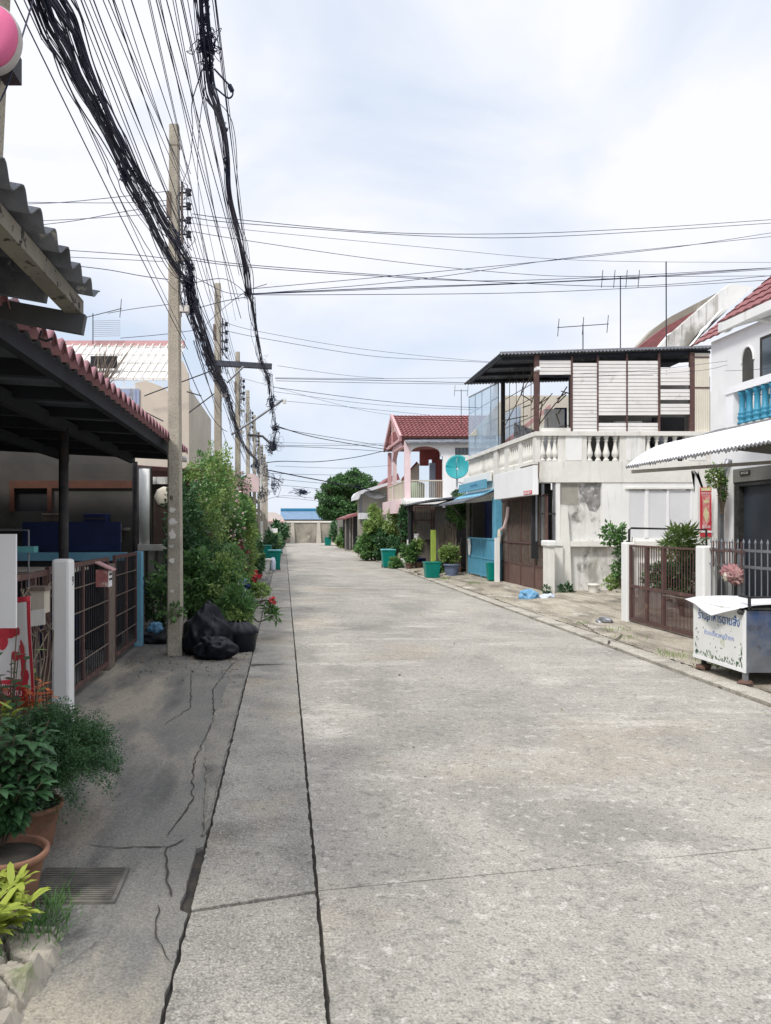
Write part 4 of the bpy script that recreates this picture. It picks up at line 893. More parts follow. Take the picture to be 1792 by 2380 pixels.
# pink cloth bundle
t = thing('cloth_bundle', 'faded pink cloth bundle tied on the spiked fence', 'bundle', (5.86, 10.05, 1.0))
def lump(mb, c, r, n=24, amp=.22, seed=0, fr=2.2, flat=None):
    c = Vector(c); g = []
    for i in range(n//2+1):
        th = math.pi*i/(n//2); row = []
        for j in range(n+1):
            ph = 2*math.pi*(j % n)/n; d = Vector((math.sin(th)*math.cos(ph), math.sin(th)*math.sin(ph), math.cos(th)))
            k = 1+amp*noise.noise(d*fr+Vector((seed, 2*seed, 0)))*1.6+amp*.5*abs(noise.noise(d*fr*2.7+Vector((seed, 0, 1))))
            p = c+Vector((d.x*r[0], d.y*r[1], d.z*r[2]))*k
            if flat is not None and p.z < flat: p.z = flat
            row.append(p)
        g.append(row)
    return mb.grid(g)
pinkc_m = mat('faded_pink_cloth', (.30,.13,.14), (.36,.24,.22), 9, .9, island=1.2)
q = MB(); lump(q, (5.87,10.12,1.06), (.04,.17,.09), 40, .5, 1, 3.5); lump(q, (5.86,10.0,.99), (.05,.13,.07), 40, .5, 2, 4); lump(q, (5.86,9.93,1.03), (.04,.06,.08), 30, .5, 3, 4)
q.build('folded_cloth', pinkc_m, t, smooth=True); lump(MB(), (5.84,10.16,.99), (.03,.06,.05), 30, .45, 6, 4).build('pale_fold', cream_m, t, smooth=True)
# ---- vendor cart
t = thing('vendor_cart', 'dented white-panelled vendor cart with faded blue lettering and white cover sheet', 'cart', (5.1, 8.4, 0))
CX, CY0, CY1, CZ0, CZ1 = 4.72, 7.88, 8.88, .155, .80
bx(CX+.012,5.55,CY0+.012,CY1,CZ0+.01,CZ1-.02).build('body', cartb_m, t)
bx(CX,CX+.011,CY0,CY1,CZ0,CZ1).build('lettered_panel', cart_m, t)
bx(CX+.012,5.55,CY0,CY0+.011,CZ0+.005,CZ1-.01).build('zinc_panel', cartb_m, t)
q = MB(); q.box(CX-.006,CX-.001,CY0,CY1,CZ0,CZ0+.035); q.box(CX-.006,CX-.001,CY0,CY0+.04,CZ0+.036,CZ1-.03); q.build('edge_strip', cleanw_m, t)
Mx = face_street((CX-.003, 8.37, .655)) @ Matrix.Diagonal((1.22, 1.35, 1, 1))
text_part('ร้านอาหารตามสั่ง', .098, blueink_m, t, 'lettering', Mx, .0012)
text_part('ก๋วยเตี๋ยวหมูน้ำตก', .060, mat('faded_blue', (.22,.30,.58), (.36,.42,.62), 20, .7), t, 'lettering', face_street((CX-.003, 8.36, .475)) @ Matrix.Diagonal((1.35, 1.1, 1, 1)), .0012)
q = MB(); rr = random.Random(5)
for k in range(110):
    u = rr.random(); y = CY0+.05+.9*u; z = CZ0+.05+abs(rr.gauss(0,.035)) if k < 80 else CZ0+.05+rr.random()*.3
    if k >= 80: y = CY0+.05+(.06*rr.random() if k % 2 else .84+.06*rr.random())
    a = rr.uniform(.006,.018); P = Vector((CX-.0025,y,z)); q.add([P+Vector((0,-a*.4,-a)),P+Vector((0,a*.5,-a*.3)),P+Vector((0,a*.2,a)),P+Vector((0,-a*.6,a*.4))], [(0,1,2,3)])
q.build('painted_leaves', mat('painted_green', (.04,.16,.05), (.02,.06,.05), 30, .6), t)
# tarp cover
def tarp(u, v): # u along Y (0 near,1 far), v across X (0 street)
    y = CY0-.02+u*1.12; x = CX-.07+v*.95
    z = CZ1+.035+.045*math.sin(v*math.pi)*.6-.015*u
    hang = max(0, 1-v/.16); z -= hang*(.014+.125*max(0, 1-abs(u-.42)/(.40 if u < .42 else .56)))
    x += hang*.03*math.cos(u*7)
    return Vector((x, y, z+.008*noise.noise(Vector((u*4, v*4, 1)))))
g = [[tarp(i/34, j/34) for j in range(35)] for i in range(35)]
MB().grid(g, (0,0,.006)).build('cover_sheet', mat('cover_sheet_white', (.66,.66,.68), (.60,.60,.62), 3, .55, .3, 12, stain=[((.50,.44,.36),2.6,.6,.72,1,.6)]), t, smooth=True)
q = MB()
for a, b in (((4.75,7.86,.80),(4.75,7.86,.93)), ((4.75,7.86,.93),(5.6,7.86,.945)), ((4.75,7.86,.812),(5.6,7.86,.82)), ((4.75,7.86,.93),(4.79,8.1,.93))): q.beam(a, b, .022)
q.build('handle_frame', ink_m, t)
for (x, y) in ((4.745,7.92),(5.50,7.92),(4.80,8.80),(5.50,8.80)):
    bx(x-.02,x+.02,y-.02,y+.02,.06,CZ0+.02).build('leg', grey_m if y < 8 else ink_m, t)
lump(MB(), (4.70,7.93,.775), (.03,.04,.03), 12, seed=4).build('corner_knob', ink_m, t, smooth=True)
def rubble(name, lab, x, y, sx, sy, sz, seed, m=None, z=0.02):
    t = thing(name, lab, 'brick', (x, y, z), 'bricks under the cart legs')
    q = MB(); q2 = MB(); lump(q, (x-.01,y,z+sz*.42), (sx,sy,sz*.55), 14, .3, seed, 1.5, z); q.build('brick', m or brick_m, t); lump(q2, (x+sx*.5,y+.02,z+sz*.6), (sx*.55,sy*.8,sz*.45), 12, .3, seed+3, 2, z); q2.build('chip', ink_m if seed % 2 else m or brick_m, t)
rubble('prop_brick', 'broken brown brick under the far street-side cart leg', 4.80,8.80,.075,.07,.07,1); rubble('prop_brick', 'broken brick under the near street-side cart leg', 4.75,7.92,.07,.06,.055,2); rubble('prop_brick', 'broken brick under the near inner cart leg', 5.50,7.92,.07,.06,.055,3)
bx(4.98,5.03,7.5,7.56,.0,.83).build('blue_post', blue2_m, label='blue upright post at the right edge in front of the cart', cat='post')
# ---- lane between near house and corner house
MB().tube([(6.5,14.5,.0),(6.5,14.5,1.6),(6.54,14.5,1.63),(7.95,14.5,1.60),(7.97,14.5,.0)], .022, 6).build('pipe_frame', iron_m, label='dark bent pipe frame standing behind the maroon gate', cat='frame')
g = []
bx(7.0,8.5,15.0,15.2,0,.95).build('yard_wall', stain_m, label='mouldy low yard wall behind the maroon gate', cat='wall')
lump(MB(), (7.6,13.9,.95), (.32,.1,.36), 18, .15, 3).build('planter_board', oldwhite_m, label='pale rounded board behind the maroon gate bars', cat='board')
# ================================================================= RIGHT SIDE, FAR
# party walls and red roofs rising behind the corner house
t = thing('gable_roofs', 'red tiled roof with mossy grey party walls rising behind the slatted terrace', 'house', (13, 22, 0))
def pr(pts, Y, d, m, name): return MB().prism([at(a, b, Y) for a, b in pts], (0, d, 0)).build(name, m, t)
pr([(1460,826),(1475,826),(1545,764),(1640,710),(1684,684),(1684,672),(1620,704),(1560,735),(1520,764)], 23.4, .3, endwall_m, 'verge')
pr([(1462,824),(1505,824),(1562,776),(1642,712),(1664,700),(1664,696),(1545,760),(1515,782)], 23.0, .2, redtile_m, 'roof')
pr([(1505,838),(1560,772),(1562,838)], 21.5, .2, white_m, 'white_gable')
pr([(1560,838),(1560,776),(1638,708),(1683,671),(1683,716),(1665,738),(1580,838)], 21.3, .25, stain_m, 'party_wall')
pr([(1562,838),(1580,838),(1665,738),(1684,716),(1684,670),(1701,658),(1752,668),(1738,680),(1642,760),(1600,838)], 20.9, .3, white_m, 'white_party_wall')
bx(8.5,14.5,21.4,21.5,0,5.4).build('rear_wall', white_m, t)
# aerials over the terrace
yagi('antenna', 'low wide aerial above the left part of the terrace roof', (1355-660)*21/FL, 21, 5.7, at(0,752,21).z, .70, .07, rods=3)
yagi('antenna', 'tall aerial with two end elements on the thin mast above the terrace', (1442-660)*21/FL, 21, 5.7, at(0,643,21).z, .52, .0, rods=4)
t = thing('antenna', 'bare thin mast without elements rising beside the red party-wall roof', 'antenna', ((1549-660)*21/FL, 21, 5.7), 'rooftop aerials')
MB().tube([(t.location.x,21,5.7),(t.location.x-.01,21,at(0,608,21).z)], .016, 6).build('mast', iron_m, t)
MB().lathe([(.3,0),(.06,.18),(.02,.2)], ((1442-660)*21/FL,21,5.78), 12).build('mast_cone', cream_m, bpy.data.objects['antenna.001'] if 'antenna.001' in bpy.data.objects else t)
yagi('antenna', 'small aerial behind the clear sheeting over the far red roof', (1072-660)*34/FL, 34, 6.0, at(0,905,34).z, .3, .0, rods=2)
# teal dish
t = thing('satellite_dish', 'round teal satellite dish on a thin pole in front of the far white wall', 'dish', at(1063,1150,26.5))
c = at(1063,1086,26.5); n = Vector((-.35,-1,.35)).normalized(); u = n.cross(Vector((0,0,1))).normalized(); v = n.cross(u); g = []
for i in range(9):
    r = i/8; g.append([c+(u*math.cos(a)*.40+v*math.sin(a)*.44)*r+n*(.10*r*r-.05) for a in [2*math.pi*k/36 for k in range(37)]])
MB().grid(g, n*-.015).build('reflector', dish_m, t, smooth=True)
q = MB(); q.tube([c+n*-.05, c-Vector((0,-.1,.75))], .035, 8); q.tube([c-Vector((0,-.1,.5)), c+Vector((.35,.3,-.55)), c+Vector((.7,.8,-.6))], .02, 6); q.build('mount', cleanw_m, t)
q = MB(); q.tube([c+v*.4, c+n*.4], .01, 5); q.tube([c-v*.4, c+n*.4], .01, 5); q.build('feed_arm', grey_m, t)
# ---- red roofed house with pink columns
D = 33.0; s = D/FL
def dX(px): return (px-VX)*s
def dZ(py): return EYE+(VY-py)*s
t = thing('red_roof_house', 'white two-storey house with red tiled gable roof, pink columns and arched balcony', 'house', (7, 35, 0))
tiles(MB(), (5.05,33.2,dZ(1016)+.03), (13,33.2,dZ(1016)+.03), (13,36,6.85), (5.05,36,6.85), 11, 44, .035, .05).build('roof', redtile_m, t)
MB().prism([(5.1,36,6.80),(13,36,6.80),(13,38.8,5.45),(5.1,38.8,5.45)], (0,0,.05)).build('roof_rear', redtile_m, t)
MB().prism([(4.98,33.3,dZ(1024)),(4.98,36,6.70),(4.98,38.6,5.40),(4.98,38.6,5.62),(4.98,36,6.93),(4.98,33.2,5.60)], (.10,0,0)).build('barge_board', pinkp_m, t)
MB().prism([(5.12,33.9,5.55),(5.12,36,6.55),(5.12,38.0,5.55)], (.05,0,0)).build('gable', cream_m, t)
q = MB(); q.box(5.05,5.11,33.4,38.5,5.42,5.55); q.box(5.04,5.10,35.95,36.1,5.5,6.6); q.build('gable_trim', pinkp_m, t)
bx(5.085,5.115,34.4,37.5,5.62,6.05).build('gable_vent', redsh_m, t)
MB().prism([(5.2,32.7,dZ(1030)),(13,32.7,dZ(1026)),(13,33.5,dZ(1014)),(5.2,33.5,dZ(1016))], (0,0,-.05)).build('eave_sheet', asb_m, t)
# front wall with arch
A = [(dX(955)+(dX(1024)-dX(955))*(1-math.cos(a))/2, D, dZ(1053)+(dZ(1036)-dZ(1053))*math.sin(a)) for a in [math.pi*k/14 for k in range(15)]]
MB().prism([(dX(953),D,dZ(1060)),(dX(953),D,dZ(1024)),(dX(1030),D,dZ(1024)),(dX(1030),D,dZ(1060)),(dX(1024)+.02,D,dZ(1060))]+A[::-1], (0,.2,0)).build('arch', cleanw_m, t)
w_ = MB(); w_.box(dX(1030),13,D,D+.2,dZ(1180),dZ(1050)); w_.box(dX(1030),13,D,D+.2,dZ(1040),dZ(1024)); w_.box(dX(1030),dX(1058),D,D+.2,dZ(1050),dZ(1040)); w_.build('wall', cleanw_m, t)
f = bx(dX(1058),dX(1092),D-.01,D+.05,dZ(1057),dZ(1041)).build('window', inwall_m, t); q = MB()
for k in range(4): q.box(dX(1060)+k*.155,dX(1060)+k*.155+.12,D-.02,D-.012,dZ(1056),dZ(1042))
q.build('pane', glass_m, f)
for (x0, x1, y0, y1, m) in ((dX(941),dX(954),D-.02,D+.22,pink2_m),(5.18,5.36,36.6,36.8,pink2_m),(5.18,5.36,38.3,38.5,pinkp_m)): bx(x0,x1,y0,y1,dZ(1160),5.35).build('column', m, t)
MB().prism([(5.15,33.2,5.1),(5.15,34.0,5.42),(5.15,36.4,5.42),(5.15,36.7,4.75),(5.15,36.0,5.15),(5.15,34.2,5.15)], (.2,0,0)).build('street_arch', pinkp_m, t)
bx(dX(940),13,D,38.8,dZ(1172),dZ(1157)).build('balcony_slab', white_m, t)
q = MB(); rail(q, (dX(955),D+.05,0), (dX(1030),D+.05,0), 16, dZ(1156), dZ(1116), .02, (.98,), .05); q.build('railing', cream_m, t)
q = MB(); rail(q, (5.2,33.2,0), (5.2,38.6,0), 40, dZ(1156), dZ(1117), .02, (.98,), .05); q.build('railing', cream_m, t)
w_ = MB(); w_.box(dX(992),dX(1040),34.6,34.8,dZ(1060),dZ(1036)); w_.box(dX(992),dX(1013),34.6,34.8,dZ(1075),dZ(1060)); w_.build('balcony_wall', redsh_m, t)
bx(dX(1020),dX(1045),34.5,34.6,dZ(1158),dZ(1060)).build('balcony_side', redsh_m, t)
bx(dX(1012),dX(1026),34.3,34.4,dZ(1158),dZ(1070)).build('door', mat('grey_blue_pane', (.25,.29,.36), (.16,.19,.25), 3, .3), t)
MB().prism([(dX(958),36,dZ(1120)),(dX(958),36,dZ(1105)),(dX(998),36,dZ(1060)),(dX(1003),36,dZ(1066)),(dX(1003),36,dZ(1130))], (0,.1,0)).build('side_gable', cream_m, t)
MB().prism([(dX(958),35.9,dZ(1108)),(dX(958),35.9,dZ(1102)),(dX(996),35.9,dZ(1059)),(dX(998),35.9,dZ(1063))], (0,.1,0)).build('gable_edge', redsh_m, t)
MB().lathe([(.33,0),(.34,.7),(.28,.78),(.05,.82)], (dX(988),35,dZ(1158)), 14).build('water_tank', mat('green_grey_tank', (.28,.38,.26), (.24,.30,.24), 3, .5), t, smooth=True)
bx(4.9,5.35,33.9,38.3,dZ(1192),dZ(1158)-.02).build('pink_sign_band', pink2_m, t)
bx(dX(948),13,D+.3,D+.5,0,dZ(1172)).build('ground_floor_wall', inwall_m, t); bx(5.4,5.5,D+.5,38.6,0,dZ(1172)).build('street_wall', cream_m, t)
MB().prism([(5.15,D-.6,dZ(1166)),(6.9,D-.6,dZ(1164)),(6.9,D+.3,dZ(1158)),(5.15,D+.3,dZ(1158))], (0,0,-.14)).build('balcony_edge', white_m, t)
# thin dark porch sheet in front of it
t = thing('porch_roof', 'thin dark sheet porch roof propped by a slanting pole beside the blue house', 'roof', (6, 28, 0))
MB().prism([(4.85,25.5,2.52),(7.5,25.5,2.80),(7.5,31,2.85),(4.85,31,2.50)], (0,0,.05)).build('sheet', asb_m, t)
bm((5.6,26.0,2.45), (6.15,25.8,1.75), .05).build('prop', timber_m, t); bm((6.15,25.75,0), (6.15,25.75,2.6), .10).build('post', timber_m, t); bm((5.0,30.8,0), (5.0,30.8,2.5), .08).build('post', iron_m, t)
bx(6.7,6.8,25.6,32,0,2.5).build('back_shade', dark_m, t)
t = thing('house_gate', 'tall rusty barred gate with solid foot below the arched balcony', 'gate', (5.9, 31, 0))
q = MB(); yy = 31.2
for x in (5.25,5.95,6.05): q.box(x,x+.06,yy,yy+.06,.05,2.5)
for z in (.05,1.1,1.9,2.46): q.box(5.25,6.1,yy+.005,yy+.055,z,z+.05)
q.build('frame', maroon_m, t); q = MB(); rail(q, (5.3,yy+.03,0), (6.05,yy+.03,0), 12, .1, 2.46, .016, (), .02); q.build('bars', rust_m, t)
bx(5.3,5.95,yy+.04,yy+.05,.1,1.1).build('solid_foot', greywall_m, t)
bx(5.1,5.2,30.9,31,0,2.3).build('door_side', dark_m, t)
# twig fence
t = thing('twig_fence', 'fence of dry twigs and stems under the hanging creeper', 'fence', (5.9, 27, 0))
q = MB()
for i in range(150):
    y = random.uniform(25.9,28.6); q.tube([(5.8+random.gauss(0,.05),y,.05),(5.8+random.gauss(0,.08),y+random.gauss(0,.25),random.uniform(.8,1.85))], .012, 4, False)
q.build('twigs', twig_m, t)
bx(5.9,5.95,25.9,28.8,0,1.0).build('backing', brick_m, t)
bm((5.35,27.6,.05),(5.35,27.6,1.55),.16,.16).build('green_post', mat('lime_paint', (.35,.46,.08), (.28,.38,.07), 4, .6), label='lime green painted post behind the yellow-green pot plant', cat='post')
# ---- old low house with curved white roof and satellite dish
E = 42.0
t = thing('old_house', 'old grey-cream house with curved white roof edge and mesh dish, beyond the pink columns', 'house', (5.5, 43, 0))
def eP(a, b, Y=E): return at(a, b, Y)
MB().prism([eP(832,1320),eP(832,1152),eP(900,1132),eP(960,1120),eP(960,1320)], (0,.3,0)).build('wall', mat('old_cream_wall', (.42,.40,.34), (.30,.285,.24), .8, .9, .2, stain=[((.13,.125,.11),.9,.5,.7,.5,.7)]), t)
P = [eP(822,1163,E-.8),eP(822,1154,E-.8),eP(827,1146,E-.8),eP(836,1141,E-.8),eP(900,1122,E-.8),eP(940,1112,E-.8),eP(940,1118,E-.8),eP(900,1128,E-.8),eP(838,1149,E-.8),eP(834,1160,E-.8)]
MB().prism(P, (0,1.5,0)).build('roof', awn_m, t)
bx(*(eP(835,0).x, eP(842,0).x, E-.05, E-.001, eP(0,1205).z, eP(0,1145).z)).build('downpipe', grey_m, t)
bx(eP(832,0).x,eP(862,0).x,E-1.2,E-.1,eP(0,1207).z,eP(0,1193).z).build('small_awning', awn_m, t)
bx(eP(843,0).x,eP(860,0).x,E-.3,E-.1,eP(0,1218).z,eP(0,1207).z).build('blue_awning', blue_m, t)
bx(eP(845,0).x,eP(862,0).x,E-.04,E-.002,0,eP(0,1220).z).build('door', cream_m, t)
bx(eP(882,0).x,eP(925,0).x,E-3,E-2.8,eP(0,1225).z,eP(0,1180).z).build('white_block', white_m, t)
g = []; c = at(872,1150,E-1.2)
for i in range(6):
    r = i/5; g.append([c+Vector((math.cos(a)*.62*r,-.10*r*r,math.sin(a)*.22*r+math.cos(a)*-.08*r)) for a in [2*math.pi*k/24 for k in range(25)]])
dm = thing('satellite_dish', 'dark mesh satellite dish lying low on the old grey house', 'dish', c); MB().grid(g, (0,.01,0)).build('reflector', mat('mesh_dish', (.10,.10,.11), (.2,.2,.2), 5, .7, alpha=.8), dm, smooth=True); MB().tube([c, c+Vector((.3,0,.3))], .015, 5).build('feed_arm', iron_m, dm); MB().tube([c, c+Vector((0,.6,-.7))], .04, 6).build('mount', grey_m, dm)
MB().prism([at(880,1132,47),at(905,1108,47),at(925,1100,47),at(935,1132,47)], (0,3,0)).build('far_gable', redtile_m, label='brown-red gable roof peeping over the old grey house', cat='roof')
# ---- dark shed with small red roof
t = thing('shed', 'dark lean-to shed with small red-edged roof beyond the old house', 'shed', (5.5, 56, 0))
bx(at(812,0,54).x,at(850,0,54).x,54,60,0,at(0,1197,54).z).build('wall', dark_m, t)
MB().prism([at(800,1203,52),at(832,1191,52),at(845,1190,52),at(845,1194,52),at(801,1207,52)], (0,8,0)).build('roof', redtile_m, t)
q = MB()
for px in (802,812,818): a = at(px,0,53); q.box(a.x,a.x+.08,53,53.1,0,2.4)
q.build('post', timber_m, t); bx(at(785,0,66).x,at(800,0,66).x,66,66.3,0,2.4).build('side_panel', greywall_m, t)
# ---- end of the lane
t = thing('end_wall', 'long grey rendered wall with buttress piers closing the lane', 'wall', (3, 80.5, 0))
bx(-12,14,80.5,80.8,0,2.12).build('wall', endwall_m, t)
for px in (680,741,785,600): x = (px-VX)*80/FL; MB().prism([(x-.25,80.1,0),(x+.25,80.1,0),(x+.16,80.4,2.1),(x-.16,80.4,2.1)], (0,.4,0)).build('pier', mat('pier_render%d' % px, (.44,.41,.35), (.36,.335,.285), 1.5, .9), t)
bx(-12,14,80.4,80.9,2.12,2.28).build('coping', oldwhite_m, t)
t = thing('long_shed', 'long low building with bright blue ridge and blue-grey roof behind the end wall', 'building', (2, 96, 0))
bx(-3,16,96,104,0,2.75).build('wall', cream_m, t)
MB().prism([(at(652,0,96).x-.0,95.4,2.55),(16,95.4,2.55),(16,99,3.7),(at(652,0,96).x,99,3.7)], (0,0,.08)).build('roof', mat('blue_grey_roof', (.15,.23,.33), (.12,.19,.28), 1.5, .6), t)
bx(at(652,0,96).x,16,98.7,99.2,3.75,4.05).build('ridge', mat('bright_blue', (.03,.22,.38), (.03,.19,.33), 3, .5), t)
t = thing('small_house', 'small pale-roofed building at the left end of the lane', 'building', (-1, 74, 0))
bx(-4,at(658,0,74).x,74,79,0,2.55).build('wall', white_m, t)
MB().prism([at(610,1211,73),at(661,1211,73),at(655,1199,73),at(640,1191,73),at(610,1190,73)], (0,6,0)).build('roof', mat('pale_pinkish_roof', (.68,.60,.56), (.60,.54,.52), 3, .7), t)
bx(-4,at(662,0,73).x,72.9,73,at(0,1213,73).z,at(0,1210.5,73).z).build('eave', pinkp_m, t)
bx(at(626,0,60).x,at(645,0,60).x,60,60.2,0,at(0,1228,60).z).build('low_wall', white_m, label='short white wall beside the dark shrub at the lane end on the left', cat='wall')
# ================================================================= BINS, POTS, BAGS
def make_bin(lab, loc, w=.5, h=.9, lid=True, body=None):
    t = thing('wheelie_bin', lab, 'bin', loc, 'teal rubbish bins'); x, y, z = loc; b = w/2
    q = MB(); q.add([(x-b*.80,y-b*.80,z+.03),(x+b*.80,y-b*.80,z+.03),(x+b*.80,y+b*.80,z+.03),(x-b*.80,y+b*.80,z+.03),(x-b,y-b,z+h*.92),(x+b,y-b,z+h*.92),(x+b,y+b,z+h*.92),(x-b,y+b,z+h*.92)],
        [(0,3,2,1),(4,5,6,7),(0,1,5,4),(1,2,6,5),(2,3,7,6),(3,0,4,7)]); q.build('body', body or teal_m, t, bevel=.025)
    q = MB(); q.box(x-b*1.06,x+b*1.06,y-b*1.06,y+b*1.06,z+h*.88,z+h*.93); q.build('rim', body or teal_m, t, bevel=.01)
    if lid:
        MB().prism([(x-b*1.1,y-b*1.1,z+h*.94),(x+b*1.1,y-b*1.1,z+h*.94),(x+b*1.0,y-b*1.1,z+h*1.0),(x-b*1.0,y-b*1.1,z+h*1.0)], (0,w*1.1,0)).build('lid', teall_m, t, bevel=.02)
        for sgn in (-1, 1): MB().tube([(x+sgn*b*.8-.02,y+b*.8,z+.07),(x+sgn*b*.8+.02,y+b*.8,z+.07)], .07, 12).build('wheel', ink_m, t)
    return t
make_bin('teal wheelie bin with pale lid on the left gutter strip', (-.36,29.6,0), .50, .78)
make_bin('teal bin half hidden behind the left lidded bin', (-.75,31.6,0), .48, .98, False)
make_bin('teal bin with pale lid at the foot of the right hand bushes', (4.22,31.2,0), .54, .76)
make_bin('lidless teal tub bin standing before the blue-grey pot', (4.72,24.6,.0), .50, .58, False)
make_bin('teal tub tucked against the sky blue gate', (6.00-.35+.25,21.9,.1), .26, .58, False)
make_bin('tiny teal bin at the far right by the end wall', (3.9,68.5,0), .62, .80, False)
POTP = [(.62,0),(.66,.04),(.80,.55),(.90,.86),(1.0,.88),(1.02,.98),(.96,1.0),(.88,.97),(.86,.86),(.01,.85)]
def pot(name, lab, x, y, r, h, m, z=0, soil=True, cat='pot', group=None):
    t = thing(name, lab, cat, (x, y, z), group); MB().lathe([(a*r, b*h) for a, b in POTP], (x, y, z), 28).build('vessel', m, t, smooth=True)
    if soil: MB().lathe([(.86*r,0),(.5*r,.01*h),(.001,.03*h)], (x,y,z+h*.875), 20).build('soil', soil_m, t)
    return t
pot('terracotta_pot', 'larger terracotta pot at the left edge with a rolled rim', -1.195,3.34,.17,.255,terra_m)
pot('terracotta_pot', 'smaller terracotta pot tucked behind the larger one under the fern', -1.30,3.98,.155,.23,terra_m)
pot('flower_pot', 'big blue-grey tub beside the lidless teal bin', 5.42,24.9,.27,.44,bluepot_m,.02)
pot('flower_pot', 'brown pot left of the pair below the white mailbox', 4.85,29.8,.17,.26,brown_m)
pot('flower_pot', 'dark brown pot right of the pair below the white mailbox', 5.25,30.0,.19,.28,brown_m)
pot('flower_pot', 'blue tub behind the brown pots', 5.45,30.6,.2,.42,navy_m)
t = thing('brick_planter', 'small whitish brick planter beside the lidded bin on the right', 'planter', (4.6,31,0)); q = MB()
for k in range(5): q.box(4.40+.006*(k%2),4.86+.006*(k%2),30.6,31.1,.01+k*.075,.075+k*.075)
q.build('courses', oldwhite_m, t); bm((4.86,30.5,0),(4.90,30.5,1.15),.05).build('stake', white_m, t)
pot('white_pot', 'grey-white rounded tub in front of the left teal bins', -.66,27.7,.22,.52,oldwhite_m)
pot('white_pot', 'small pale tub nearer the pink flowers on the left kerb', -.72,24.3,.17,.30,oldwhite_m)
t = thing('gas_bottle', 'grey-white bent bottle lying beside the left bins', 'bottle', (-.42,27.8,0)); MB().tube([(-.40,27.8,.52),(-.38,27.7,.4),(-.39,27.6,.12),(-.30,27.6,.08)], [.07,.09,.09,.05], 12).build('vessel', bagw_m, t, smooth=True)
bx(at(855,0,66).x,at(882,0,66).x-.5,66,67,0,1.0).build('white_block', white_m, label='white block planter by the far right shrubs', cat='planter')
t = thing('mailbox', 'white plastic mailbox on the creeper beside the rusty gate', 'mailbox', at(968,1255,31)); c = at(968,1248,30.9); bx(c.x-.09,c.x+.09,c.y,c.y+.12,c.z-.15,c.z+.08).build('box_body', cleanw_m, t, bevel=.03); MB().box(c.x-.1,c.x+.1,c.y-.02,c.y+.14,c.z+.085,c.z+.12).build('lid', cleanw_m, t, bevel=.015)
# bin bags by the pole
def bag(name, lab, c, r, m, seed, amp=.20, knot=None, cat='bin bag'):
    t = thing(name, lab, cat, (c[0], c[1], 0)); c = Vector(c); g = []; n = 72; hN = 44
    for i in range(hN+1):
        th = math.pi*i/hN; row = []
        for j in range(n+1):
            ph = 2*math.pi*(j % n)/n; d = Vector((math.sin(th)*math.cos(ph), math.sin(th)*math.sin(ph), math.cos(th)))
            k = 1+amp*noise.noise(d*1.6+Vector((seed,0,0)))+.09*(1-abs(noise.noise(Vector((d.x*2.6,d.y*2.6,d.z*1.4))+Vector((0,seed,0))))*3.0)+.03*(1-abs(noise.noise(Vector((d.x*9,d.y*9,d.z*4))+Vector((seed,seed,0))))*2.4)
            if knot and d.z > .2: k *= 1+knot*max(0, d.z-.2)**2*1.6; 
            p = c+Vector((d.x*r[0]*(1-(.55*max(0,d.z)**2 if knot else 0)), d.y*r[1]*(1-(.55*max(0,d.z)**2 if knot else 0)), d.z*r[2]))*1.0
            p = c+(p-c)*k; p.z = max(p.z, .004); row.append(p)
        g.append(row)
    MB().grid(g).build('sack', m, t, smooth=True); return t
bag('bin_bag', 'tall peaked black bin bag slumped against the first utility pole', (-1.00,10.05,.23), (.34,.28,.28), bag_m, 3.3, .24, .38)
bag('bin_bag', 'low crumpled black bin bag lying in front of the tall one', (-.86,9.66,.12), (.25,.20,.15), bag_m, 8.1, .3)
t = thing('planter', 'wide black planter lined with bin bag plastic at the end of the bags', 'planter', (-.60,10.25,0))
MB().lathe([(.20,0),(.22,.03),(.25,.28),(.245,.30),(.23,.29),(.01,.27)], (-.60,10.25,0), 30, 1.0, .9).build('tub', bag_m, t, smooth=True)
g = []
for i in range(10):
    row = []
    for j in range(61):
        a = 2*math.pi*(j % 60)/60; k = 1+.07*noise.noise(Vector((math.cos(a)*3, math.sin(a)*3, i*.2))); r = (.265-.006*i*i*.35)*k; row.append(Vector((-.60+r*math.cos(a), 10.25+r*.9*math.sin(a), .25+i*.016+.03*noise.noise(Vector((math.cos(a)*4, math.sin(a)*4, 1))))))
    g.append(row)
MB().grid(g).build('liner', bag_m, t, smooth=True)
bag('bin_bag', 'blue tied bag on the right apron before the tall brown gate', (5.40,17.0,.13), (.21,.18,.14), bagb_m, 5.5, .3)
bag('bin_bag', 'grey-white flattened bag beside the blue bag', (5.78,16.9,.08), (.19,.15,.10), bagw_m, 6.5, .3)
bag('plastic_bag', 'small blue bag on the dark heap left of the first pole', (-1.82,10.9,.22), (.10,.09,.09), bagb_m, 2.2, .3, cat='bag')
bag('rubbish_heap', 'dark heap of scraps between the blue pillar and the first pole', (-1.82,11.0,.08), (.26,.2,.12), iron_m, 7.7, .4, cat='heap')
lump(MB(), (5.45,13.1,.05), (.12,.12,.08), 16, .3, 5, 1.2, .015).build('stone', grey_m, label='grey-blue stone on the apron beside the white pillar', cat='stone')
q = MB(); 
